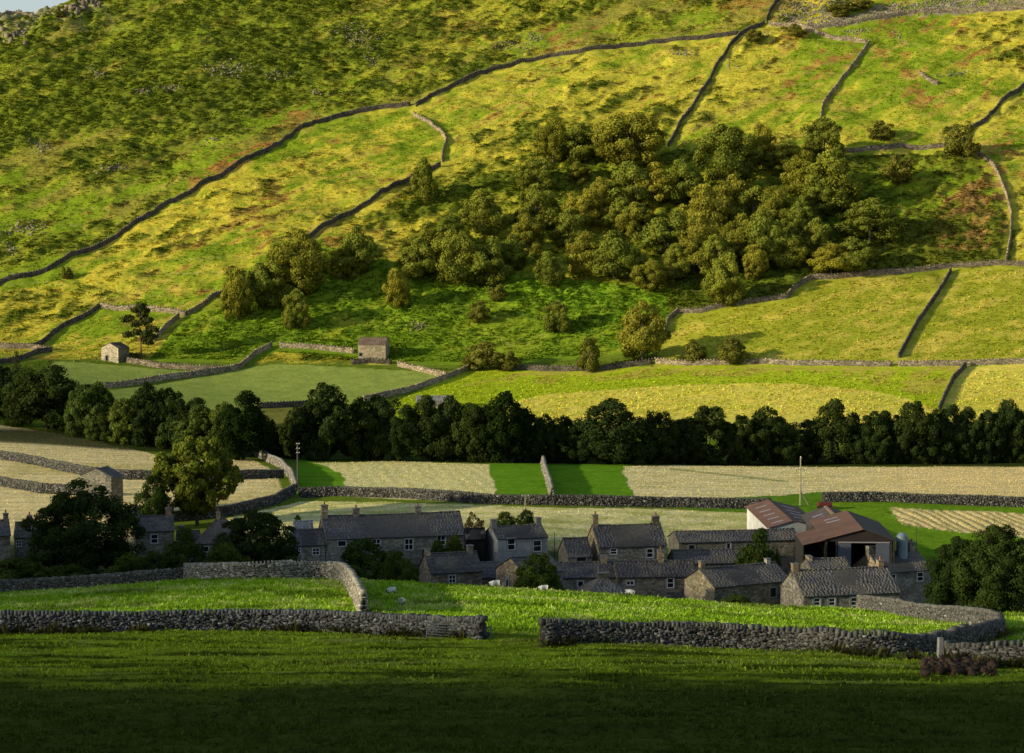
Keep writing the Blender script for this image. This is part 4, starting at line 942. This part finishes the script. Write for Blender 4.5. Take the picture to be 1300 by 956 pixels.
def house(kind, ct, label, px, D, eave, ridge, th, dep, ch=(), win=(), door=(), wall=(1, 1, 1), roofc=SLATE, mat='rubble', hip=0., gable_tint=None, gwin=(), base=None, gutter=True, rows=9, seed=1, aerial=(), over=.22):
    F_ = Front(px[0], px[1], D, R(th), eave); th = R(th); rr = np.random.default_rng(seed*13+int(px[0])+50)
    bx, by = F_.Cx-F_.s*dep/2, F_.Cy+F_.c*dep/2
    zb = min(gz(bx, by), gz(F_.Cx, F_.Cy)) if base is None else base
    o = empty(kind, (bx, by, zb), th); tag(o, label, ct, 'stone buildings of the dale')
    he = F_.z((px[0]+px[1])/2, eave)-zb; hr = ray((px[0]+px[1])/2, ridge)[1]*by-zb
    hr = max(hr, he+.35*dep*.5); L = F_.L; hl = L/2; hd = dep/2
    mb = MB(); wt = wall
    gt = gable_tint or wall  # gables tinted apart from fronts: pale stone plus painted sun warmth
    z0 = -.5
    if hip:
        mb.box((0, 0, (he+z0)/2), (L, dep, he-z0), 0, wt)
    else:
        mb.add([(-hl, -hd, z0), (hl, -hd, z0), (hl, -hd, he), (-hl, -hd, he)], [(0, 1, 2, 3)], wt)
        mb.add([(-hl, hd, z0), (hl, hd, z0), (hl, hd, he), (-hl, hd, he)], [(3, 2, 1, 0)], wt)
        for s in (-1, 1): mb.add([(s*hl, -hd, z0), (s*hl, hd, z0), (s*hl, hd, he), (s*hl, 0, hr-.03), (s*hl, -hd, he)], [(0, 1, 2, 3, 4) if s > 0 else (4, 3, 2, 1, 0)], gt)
    mb.build('wall', M[mat], o)
    # roof: deck, slates, ridge stones
    sl = (hr-he)/hd; eo = over; zo = he-sl*eo+.06; zr = hr+.06; vo = .12
    rl = hl+vo-(hip*hl if hip else 0); el = hl+(eo if hip else vo); yo = hd+eo; parts = []
    planes = [((-rl, 0, zr), (rl, 0, zr), (el, -yo, zo), (-el, -yo, zo)), ((rl, 0, zr), (-rl, 0, zr), (-el, yo, zo), (el, yo, zo))]
    if hip: planes += [((-rl, .01, zr), (-rl, -.01, zr), (-el, -yo, zo), (-el, yo, zo)), ((rl, -.01, zr), (rl, .01, zr), (el, yo, zo), (el, -yo, zo))]
    for k, (a, b, c, e) in enumerate(planes):
        dn = np.array([0, 0, -.05]); parts.append(quadpart([np.array(q)+dn for q in (e, c, b, a)], tuple(q*.5 for q in roofc)))
        parts.append(slates(a, b, c, e, int(rows*1.35), .42, roofc, rr, .25))
    s = -rl
    while s < rl and rl > .3:
        wd = min(rr.uniform(.4, .8), rl-s); parts.append(boxpart((s+wd/2, 0, zr+.05), (wd-.02, .34, .12), tuple(q*rr.uniform(.8, 1.3) for q in roofc))); s += wd
    V, F, C = merge(parts); V[:, 2] -= rr.uniform(.04, .13)*np.cos(np.clip(V[:, 0]/(2*hl), -.5, .5)*math.pi)-.05*(vnoise(V[:, 0]*.7+seed, V[:, 1]*.5+px[0], 5)-.5)
    tone = rr.uniform(.8, 1.25); li = sstep(.5, .68, fbm(V[:, 0]/1.6+px[0], V[:, 1]/1.3, 77, 3))[:, None]; C = C*tone*(1-li)+np.array([.19, .165, .12])*li*.8+C*li*.3
    link('roof', fast_mesh('roof', V, F, M['slate'], C), o)
    if gutter:
        g = MB(); g.box((0, -yo-.03, zo-.0), (L+.1, .10, .09), 0, (.03, .03, .032)); g.build('gutter', M['paint'], o)
    for (tx, w_, d_, h_, pots, cc) in ch:
        cx = -hl+.35+tx*(L-.7); m = MB(); top = hr+h_
        m.box((cx, 0, (top+hr-.9)/2), (w_, d_, top-hr+.9), 0, cc); c_ = m.build('chimney', M[mat], o)
        m = MB(); m.box((cx, 0, top+.05), (w_+.16, d_+.16, .12), 0, tuple(q*.8 for q in (.3, .28, .24))); m.build('chimney_cap', M['drystone'], c_)
        for q in range(pots):
            m = MB(); xx = cx; yy = (q-(pots-1)/2)*.36; m.tube([(xx, yy, top+.08), (xx, yy, top+.5), (xx, yy, top+.58)], [.13, .11, .135], 8, (.36, .17, .09) if q % 2 == 0 else (.30, .25, .17)); m.build('chimney_pot', M['drystone'], c_)
    for wn in win:
        x_, y_, w_, h_ = wn[:4]; st = wn[4] if len(wn) > 4 else 'cross'; k = F_.Cy/FPX/F_.c
        fc = (.72, .72, .68) if st != 'hole' else (.05, .045, .04)
        window(o, F_.sx(x_, y_), -hd, F_.z(x_, y_)-zb, w_*k, h_*F_.Cy/FPX, st, fc)
    for (yy, zz, w_, h_, st) in gwin: window(o, -hl, yy, zz, w_, h_, st, rot=1, frame=(.72, .72, .68) if st != 'hole' else (.03, .03, .03))
    for (x_, w_, h_) in door:
        m = MB(); X = F_.sx(x_, eave); m.box((X, -hd-.03, h_/2), (w_, .06, h_), 0, (.05, .055, .06)); m.build('door', M['paint'], o)
    for (tx, hh) in aerial:
        cx = -hl+.35+tx*(L-.7); m = MB(); m.tube([(cx, .3, hr), (cx, .3, hr+hh)], [.022, .018], 5, (.2, .2, .2))
        m.box((cx, .3, hr+hh-.1), (.9, .03, .03), .6, (.2, .2, .2))
        for q in (-.3, 0, .3): m.box((cx+q*math.cos(.6), .3+q*math.sin(.6), hr+hh-.1), (.02, .5, .02), .6, (.2, .2, .2))
        m.build('aerial', M['metal'], o)
    return o
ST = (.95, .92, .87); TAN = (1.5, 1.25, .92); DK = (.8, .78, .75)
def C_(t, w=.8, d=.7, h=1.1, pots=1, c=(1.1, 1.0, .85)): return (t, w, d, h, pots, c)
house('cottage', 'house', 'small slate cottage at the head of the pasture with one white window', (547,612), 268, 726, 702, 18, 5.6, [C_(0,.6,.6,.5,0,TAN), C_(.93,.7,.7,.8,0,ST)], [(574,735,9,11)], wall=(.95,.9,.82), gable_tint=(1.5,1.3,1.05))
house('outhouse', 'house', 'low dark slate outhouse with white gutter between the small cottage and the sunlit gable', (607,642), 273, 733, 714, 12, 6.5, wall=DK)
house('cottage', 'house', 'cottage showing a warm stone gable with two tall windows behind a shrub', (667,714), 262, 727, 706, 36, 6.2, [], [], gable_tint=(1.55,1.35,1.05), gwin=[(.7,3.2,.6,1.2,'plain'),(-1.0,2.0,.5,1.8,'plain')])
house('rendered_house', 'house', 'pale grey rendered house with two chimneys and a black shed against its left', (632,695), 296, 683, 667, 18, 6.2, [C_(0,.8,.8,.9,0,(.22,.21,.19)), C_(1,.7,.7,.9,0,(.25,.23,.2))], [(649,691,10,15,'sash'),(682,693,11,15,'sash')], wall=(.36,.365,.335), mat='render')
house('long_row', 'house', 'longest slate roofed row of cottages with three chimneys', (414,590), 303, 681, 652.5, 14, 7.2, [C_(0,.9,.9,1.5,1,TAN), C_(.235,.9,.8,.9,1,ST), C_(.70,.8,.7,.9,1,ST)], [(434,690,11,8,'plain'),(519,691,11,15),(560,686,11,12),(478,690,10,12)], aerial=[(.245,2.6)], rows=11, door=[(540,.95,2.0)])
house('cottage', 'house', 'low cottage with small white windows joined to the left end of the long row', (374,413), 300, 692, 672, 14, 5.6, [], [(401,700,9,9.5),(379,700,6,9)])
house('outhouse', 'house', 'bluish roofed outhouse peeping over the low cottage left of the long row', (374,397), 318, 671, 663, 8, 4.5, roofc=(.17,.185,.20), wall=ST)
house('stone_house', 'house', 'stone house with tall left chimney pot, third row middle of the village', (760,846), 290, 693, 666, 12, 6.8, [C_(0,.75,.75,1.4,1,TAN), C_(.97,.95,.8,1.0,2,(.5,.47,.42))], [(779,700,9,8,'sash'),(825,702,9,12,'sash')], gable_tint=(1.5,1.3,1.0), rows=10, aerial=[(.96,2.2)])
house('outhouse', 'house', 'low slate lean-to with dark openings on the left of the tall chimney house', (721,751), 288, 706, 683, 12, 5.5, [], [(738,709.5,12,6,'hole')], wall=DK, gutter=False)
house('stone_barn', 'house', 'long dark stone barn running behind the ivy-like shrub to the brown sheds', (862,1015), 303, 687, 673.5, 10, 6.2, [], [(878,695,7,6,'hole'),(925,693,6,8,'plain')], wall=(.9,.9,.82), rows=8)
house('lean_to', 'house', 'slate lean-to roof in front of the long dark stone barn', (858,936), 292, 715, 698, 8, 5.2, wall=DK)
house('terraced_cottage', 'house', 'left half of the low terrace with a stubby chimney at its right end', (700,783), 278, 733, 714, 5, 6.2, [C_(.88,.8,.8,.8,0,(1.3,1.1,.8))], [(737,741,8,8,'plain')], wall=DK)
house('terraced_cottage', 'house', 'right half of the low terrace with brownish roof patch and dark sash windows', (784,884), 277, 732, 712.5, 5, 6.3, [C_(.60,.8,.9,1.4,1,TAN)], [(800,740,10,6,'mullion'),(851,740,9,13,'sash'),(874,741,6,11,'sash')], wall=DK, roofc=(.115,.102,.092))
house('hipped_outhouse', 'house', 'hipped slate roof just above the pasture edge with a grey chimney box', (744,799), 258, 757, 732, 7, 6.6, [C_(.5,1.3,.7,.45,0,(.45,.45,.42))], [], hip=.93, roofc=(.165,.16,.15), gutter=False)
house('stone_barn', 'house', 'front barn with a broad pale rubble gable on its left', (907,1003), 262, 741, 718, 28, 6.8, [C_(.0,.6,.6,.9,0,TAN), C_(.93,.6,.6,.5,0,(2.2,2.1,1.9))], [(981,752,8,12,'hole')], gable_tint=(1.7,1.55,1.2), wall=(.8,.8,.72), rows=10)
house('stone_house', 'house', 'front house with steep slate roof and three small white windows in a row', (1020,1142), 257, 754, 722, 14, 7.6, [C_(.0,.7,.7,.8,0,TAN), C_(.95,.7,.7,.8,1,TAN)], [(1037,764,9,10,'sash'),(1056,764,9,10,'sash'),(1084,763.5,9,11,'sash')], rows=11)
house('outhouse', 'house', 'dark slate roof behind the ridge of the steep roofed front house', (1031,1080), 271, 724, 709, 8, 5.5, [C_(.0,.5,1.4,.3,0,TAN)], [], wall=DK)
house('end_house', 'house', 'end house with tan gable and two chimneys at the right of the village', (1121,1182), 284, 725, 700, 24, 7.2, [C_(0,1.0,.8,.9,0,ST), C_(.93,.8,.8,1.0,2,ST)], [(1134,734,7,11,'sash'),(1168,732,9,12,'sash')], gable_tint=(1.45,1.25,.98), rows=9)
house('stone_house', 'house', 'left stone house with lit slate roof and a blue edged window beside the huge tree', (172,221), 294, 674, 655, 13, 6, [C_(.96,.8,.7,1.0,1,TAN), C_(0,.7,.7,1.2,0,DK)], [(196,684,9,12,'sash'),(199,706,9,8,'mullion')], wall=ST, roofc=(.125,.122,.122), rows=9, door=[(181,.9,2.)])
house('outhouse', 'house', 'small outhouse with a chimney between the left stone house and the hipped house', (224,252), 298, 684, 674, 6, 4.5, [C_(.1,.7,.7,.7,0,(.6,.55,.5))], [], wall=DK)
house('hipped_house', 'house', 'brown hipped roof house between two garden trees at the left', (247,296), 296, 690, 658, -6, 8.5, [C_(.42,.5,.5,.8,1,TAN), C_(.98,.8,.7,.0,0,(.3,.28,.25))], [(262,697,7,8,'plain')], hip=.8, roofc=(.15,.118,.105), rows=12)
house('cottage', 'house', 'cottage cut by the left edge with its chimney at the right end', (-24,13), 300, 680, 661, 18, 6, [C_(1,.7,.7,.9,1,ST)], [], wall=ST)
house('cottage', 'house', 'cottage next to the left edge partly behind the huge tree', (18,50), 305, 682, 663, 8, 6, [C_(.55,.7,.7,.9,1,ST)], [(24,690,7,8)], wall=ST)
house('field_barn', 'barn', 'stone field barn in the left hay field rising behind the huge dark tree', (141,156), 350, 604.5, 593.5, 64, 6.2, [], [], wall=(.85,.8,.72), roofc=(.16,.155,.15), gable_tint=(.72,.73,.72), gutter=False, rows=8)
d = hit(148, 459)[1]; house('field_barn', 'barn', 'small pale stone barn beside the pine at the far left', (150,164), d, 441.5, 435, 60, 6.6, [], [], gable_tint=(1.9,1.8,1.6), wall=(.9,.8,.7), roofc=(.10,.085,.075), gutter=False, rows=7, gwin=[(1.1,1.0,1.0,1.6,'hole')])
d = hit(472, 458)[1]; house('field_barn', 'barn', 'sunlit stone barn with brown roof at the foot of the fellside', (454.5,489.5), d, 437.5, 428.5, -7, 6.5, [], [(458,450,4,4,'hole')], wall=(1.5,1.35,1.15), roofc=(.20,.13,.09), gutter=False, rows=8)
house('field_barn', 'barn', 'long pale roofed barn half hidden by the riverside trees', (529,576), 572, 509.5, 502.5, 5, 6, [], [], roofc=(.26,.255,.24), gutter=False, rows=7)
# black tarred shed
o = house('tarred_shed', 'shed', 'black tarred shed against the left side of the pale rendered house', (592,616), 296, 684, 679, 4, 6, [], [], wall=(.012,.012,.012), mat='render', roofc=(.02,.02,.02), gutter=False)
# ------------------------------------------------------------------ the farm's brown sheds
def shed(label, pxa, D, apex, left, right, Lb, th, roofl, roofr, skyl, skyr, front, side, opening=None, cap=None):
    k, kz = ray(pxa, apex); x0, y0 = k*D, D; th = R(th); zb = gz(x0, y0+Lb/2)-.3
    zr = kz*D-zb; wl = x0-ray(*left)[0]*D; wr = ray(*right)[0]*D-x0; zl = ray(*left)[1]*D-zb; zq = ray(*right)[1]*D-zb
    o = empty('farm_shed', (x0, y0, zb), th); tag(o, label, 'shed', 'brown farm sheds')
    def slope(w_, ze, s, col, name, sky):
        m = MB(); n = 14
        A = np.array([0, -.35, zr]); E = np.array([s*(w_+.3), -.35, ze-(zr-ze)/w_*.3]); dy = np.array([0, Lb+.7, 0]); up = np.array([0, 0, .06])
        m.add([E, A, A+dy, E+dy, E+up, A+up, A+dy+up, E+dy+up], [(3, 2, 1, 0), (4, 5, 6, 7), (0, 1, 5, 4), (1, 2, 6, 5), (2, 3, 7, 6), (3, 0, 4, 7)], col)
        rf = m.build(name, M['sheet_y'], o)
        for (f, g) in sky:
            c = E+(A-E)*.5+dy*f+up*1.05+np.array([0, 0, .025]); v = (A-E)*g*.5; h = np.array([0, .32, 0])
            q = MB(); q.add([c-v-h, c+v-h, c+v+h, c-v+h, c-v-h-up*.3, c+v-h-up*.3, c+v+h-up*.3, c-v+h-up*.3], [(0, 1, 2, 3), (4, 5, 1, 0), (5, 6, 2, 1), (6, 7, 3, 2), (7, 4, 0, 3)], (.38, .36, .42)); q.build('skylight', M['paint'], rf)
    slope(wl, zl, -1, roofl, 'roof', skyl); slope(wr, zq, 1, roofr, 'roof', skyr)
    m = MB(); m.add([(-wl, .1, -.5), (-wl, Lb, -.5), (-wl, Lb, zl-.05), (-wl, .1, zl-.05)], [(3, 2, 1, 0)], side)
    m.add([(wr, .1, -.5), (wr, Lb, -.5), (wr, Lb, zq-.05), (wr, .1, zq-.05)], [(0, 1, 2, 3)], side)
    m.add([(-wl, Lb, -.5), (wr, Lb, -.5), (wr, Lb, zq-.05), (0, Lb, zr-.05), (-wl, Lb, zl-.05)], [(4, 3, 2, 1, 0)], side); m.build('wall', M['sheet_y'], o)
    m = MB()
    if opening is None: m.add([(-wl, .05, -.5), (wr, .05, -.5), (wr, .05, zq-.05), (0, .05, zr-.05), (-wl, .05, zl-.05)], [(0, 1, 2, 3, 4)], front); m.build('gable_boarding', M['sheet_x'], o)
    else:
        zo = min(zl, zq)-.15
        m.add([(-wl, .05, zl-.35), (-wl, .05, zl-.05), (0, .05, zr-.05), (wr, .05, zq-.05), (wr, .05, zo)], [(4, 3, 2, 1, 0)], front); m.build('gable_boarding', M['sheet_x'], o)
        m = MB(); m.box(((opening[1][1]+opening[0][0])/2, -.03, zo-.12), (opening[1][1]-opening[0][0], .14, .16), 0, (.33, .31, .30)); m.build('beam', M['paint'], o)
        for a, b in opening[:2]:
            m = MB(); m.box(((a+b)/2, .04, (zo-.4)/2), (b-a, .08, zo+.0), 0, (.10, .115, .145)); m.build('door', M['sheet_x'], o)
        for xx in (-wl+.15, -wl/2, opening[0][0]-.2, opening[1][1]+.2, wr-.15):
            m = MB(); m.box((xx, .12, zo/2), (.22, .22, zo), 0, (.05, .045, .04)); m.build('post', M['paint'], o)
    if cap:
        m = MB()
        for q in range(9): m.box((rng.uniform(-.08, .08), Lb*(q+.5)/9, zr+.09), (.5, Lb/9*.96, .12), rng.uniform(-.03, .03), tuple(c*rng.uniform(.7, 1.2) for c in cap))
        m.build('ridge_capping', M['drystone'], o)
    return o
BR = (.235, .125, .078)
shed('big brown shed with pale skylights on both slopes and a white side wall', 1005.6, 318, 661, (976,669.5), (1045,671), 25, 1.2, BR, (.125, .078, .06), [(f, .45) for f in (.10,.27,.44,.61,.80)], [(f, .45) for f in (.10,.27,.44,.61,.80)], (.33,.36,.37), (.72,.72,.70))
x9 = 285/FPX
osh = shed('open fronted brown shed with dark gable and bluish doors', 1095.7, 285, 671.8, (1048,684.5), (1136,686), 19, -2.5, BR, (.075, .055, .047), [(.66,.36),(.80,.36)], [], (.035,.024,.02), (.05,.04,.035), [(-31.5*x9, -15*x9), (16.5*x9, 34*x9)])
m = MB(); xa = -(1095.7-1048)*x9; xb = -(1095.7-1019)*x9; za = ray(1048, 684.5)[1]*285-osh.location.z-.12; zb_ = ray(1019, 692.5)[1]*285-osh.location.z
lv = [(xb, -.3, zb_), (xa, -.3, za), (xa, 11, za), (xb, 11, zb_)]
m.add(lv+[(a, b, c+.06) for a, b, c in lv], [(3, 2, 1, 0), (4, 5, 6, 7), (0, 1, 5, 4), (1, 2, 6, 5), (2, 3, 7, 6), (3, 0, 4, 7)], BR); m.build('lean_to_roof', M['sheet_y'], osh)
m = MB(); m.box((xb+.1, 5.5, zb_/2-.1), (.15, 10.8, zb_), 0, (.05, .045, .04)); m.box(((xa+xb)/2, 11, zb_/2-.1), (xa-xb, .15, zb_), 0, (.05, .045, .04)); m.build('lean_to_wall', M['sheet_y'], osh)
o = shed('lower greyish brown shed squeezed between the two larger brown sheds', 1063, 307, 660, (1033,671), (1090,668), 15, -2, (.13,.10,.085), (.11,.085,.07), [(.45,.4),(.62,.4)], [], (.06,.05,.045), (.06,.05,.045), None, (.42,.28,.16))
# feed silo
p = at_px(1145, 700, 287); zt = ray(1145, 676)[1]*287; o = empty('silo', p); tag(o, 'pale blue round feed silo beside the open fronted brown shed', 'silo'); hh = zt-p[2]; m = MB()
m.tube([(0, 0, 1.2), (0, 0, 1.9), (0, 0, hh-.45), (0, 0, hh-.05), (0, 0, hh)], [.25, .74, .76, .36, .12], 18, (.22, .29, .32)); m.build('bin', M['metal'], o)
for q in range(4):
    a = q*math.pi/2+.4; m = MB(); m.tube([(.68*math.cos(a), .68*math.sin(a), -.2), (.68*math.cos(a), .68*math.sin(a), 2)], [.05, .05], 6, (.3, .34, .36)); m.build('leg', M['metal'], o)
for zz in (2.4, 3.2): 
    if zz < hh-.6: m = MB(); m.tube([(0, 0, zz), (0, 0, zz+.06)], [.785, .785], 18, (.28, .36, .40)); m.build('band', M['metal'], o)
# red trailer
p = hit(1047, 647); o = empty('trailer', p, R(4)); tag(o, 'red farm trailer parked in front of the wall behind the brown sheds', 'trailer')
m = MB(); m.box((0, 0, .95), (2.3, 1.5, .6), 0, (.13, .025, .022)); m.box((0, 0, .52), (2.6, 1.2, .1), 0, (.12, .02, .02)); m.build('body', M['paint'], o)
for x_ in (-.8, .55):
    for s in (-1, 1): m = MB(); m.tube([(x_, s*.72, .38), (x_, s*.90, .38)], [.38, .38], 14, (.02, .02, .02)); m.build('wheel', M['paint'], o)
m = MB(); m.tube([(1.25, 0, .5), (2.3, 0, .4)], [.06, .05], 6, (.2, .03, .03)); m.build('drawbar', M['paint'], o)
# ------------------------------------------------------------------ poles
def pole(label, px, foot, top, D, arms, col=(.23, .20, .15), stay=False):
    p = at_px(px, foot, D); h = ray(px, top)[1]*p[1]-p[2]; o = empty('telegraph_pole', p); tag(o, label, 'pole', 'poles of the village')
    m = MB(); m.tube([(0, 0, -.4), (0, 0, h)], [.15, .11], 10, col); m.build('post', M['bark'], o)
    for (f, half, ins, rz) in arms:
        m = MB(); m.box((0, -.14, h*f), (half*2, .10, .11), rz, tuple(c*.9 for c in col)); a = m.build('crossarm', M['bark'], o)
        for (xx, zz) in ins:
            m = MB(); m.tube([(xx, -.14, h*f+.05*np.sign(zz)), (xx, -.14, h*f+zz*.6), (xx, -.14, h*f+zz)], [.05, .11, .07], 8, (.75, .74, .70) if zz > 0 else (.12, .10, .09)); m.build('insulator', M['paint'], a)
    if stay: m = MB(); m.tube([(1.6, .3, -.2), (.1, .05, h*.28)], [.10, .09], 8, tuple(c*.8 for c in col)); m.build('stay_strut', M['bark'], o)
    return o
pole('tall pale pole with one crossarm behind the big brown shed', 1016, 641, 581, hit(1016, 642)[1], [(.76, .8, [(-.7,-.3),(.7,-.3),(.7,.25),(-.7,.25)], 0), (.985, .2, [(0,.35)], 0)], (.34,.30,.20), True)
pl = hit(378, 622); pole('dark pole with white insulators by the curving wall', 378, 622, 562, pl[1], [(.97, .35, [(-.05,.22),(.33,.2)], 0), (.87, .4, [(-.05,.22),(.36,.2)], 0), (.78, .35, [(-.05,.22),(.33,.2)], 0)], (.10,.095,.085))
pole('short yellowish pole behind the pale rendered house', 667, 680, 628, 330, [(.97, .55, [(-.5,.2),(.5,.2)], 0)], (.42,.34,.17))
for px, foot, top, D, lb in ((1163,705,668,290,'thin dark post standing behind the roof of the end house'),(704,690,676,300,'thin post between the pale rendered house and the lean-to'),(1262,675,659,hit(1262, 675)[1],'thin post at the edge of the golden mown field')):
    p = at_px(px, foot, D); m = MB(); m.tube([(0, 0, -.3), (0, 0, ray(px, top)[1]*p[1]-p[2])], [.06, .05], 6, (.09, .085, .075)); tag(m.build('post', M['bark'], None, p), lb, 'post', 'thin posts')
# ------------------------------------------------------------------ sheep
def sheep_mesh(graze=True):
    me = bpy.data.meshes.new('fleece'); 
    vs = [(-.46,0,.62),(-.2,0,.66),(.12,0,.66),(.40,0,.64),(.56,0,.62)]+([(.70,0,.46),(.80,0,.26),(.86,0,.12)] if graze else [(.70,0,.76),(.82,0,.88),(1.0,0,.82)])
    es = [(i, i+1) for i in range(len(vs)-1)]; rad = [.20,.27,.29,.25,.17]+([.11,.095,.06] if graze else [.12,.10,.06])
    for bx_, j in ((-.38,0),(.38,3)):
        for s in (-1, 1):
            a = len(vs); vs += [(bx_, s*.14, .42), (bx_+(.05 if bx_ < 0 else 0), s*.15, .22), (bx_, s*.15, .02)]; es += [(j, a), (a, a+1), (a+1, a+2)]; rad += [.095,.05,.042]
    for s in (-1, 1):
        a = len(vs); k = 6; hx, _, hz = vs[k]; vs.append((hx-.04, s*.15, hz+.06)); es.append((k, a)); rad.append(.03)
    me.from_pydata(vs, es, []); o = bpy.data.objects.new('tmp', me); COL.objects.link(o)
    sk_ = o.modifiers.new('skin', 'SKIN'); 
    for v, r_ in zip(me.skin_vertices[0].data, rad): v.radius = (r_, r_)
    me.skin_vertices[0].data[1].use_root = True
    sb = o.modifiers.new('sub', 'SUBSURF'); sb.levels = 2; sb.render_levels = 2
    dg = bpy.context.evaluated_depsgraph_get(); out = bpy.data.meshes.new_from_object(o.evaluated_get(dg)); bpy.data.objects.remove(o)
    n = len(out.vertices); co = np.empty(n*3, np.float32); out.vertices.foreach_get('co', co); co = co.reshape(-1, 3)
    c = np.tile((.80, .76, .68, 1.), (n, 1)); hd = (co[:, 0] > .66); lg = co[:, 2] < .36
    c[hd] = (.03, .028, .026, 1); c[lg & ~hd] = (.10, .09, .08, 1)
    wool = ~hd & ~lg; co[wool] += (np.random.default_rng(1).random((wool.sum(), 3))-.5)*.06; out.vertices.foreach_set('co', co.ravel())
    a = out.color_attributes.new('Col', 'FLOAT_COLOR', 'POINT'); a.data.foreach_set('color', c.astype(np.float32).ravel())
    out.polygons.foreach_set('use_smooth', np.ones(len(out.polygons), bool)); out.materials.clear(); out.materials.append(M['woolm']); out.update(); return out
M['woolm'] = vc_mat('wool', 1., 14., .8, 1.15, 0., .05)
SHM = sheep_mesh()
for (px, foot, rz, sc_, lb) in ((497,755,215,.85,'black faced sheep nearest the corner of the pale wall, head down towards us'),(510,769,80,.85,'sheep seen from behind, lowest on the slope'),(628,747,200,1.0,'large fleecy sheep on the crest below the sunlit gable'),(690,752,195,.9,'black faced sheep on the crest by the shrub'),(799,757.5,-5,.95,'sheep on the crest in front of the hipped slate roof')):
    p = hit(px, foot, 60, 246); o = link('sheep', SHM, None, p-np.array([0, 0, .03])); o.rotation_euler = (0, 0, R(rz)); o.scale = (sc_,)*3; tag(o, lb, 'sheep', 'sheep grazing on the pasture')
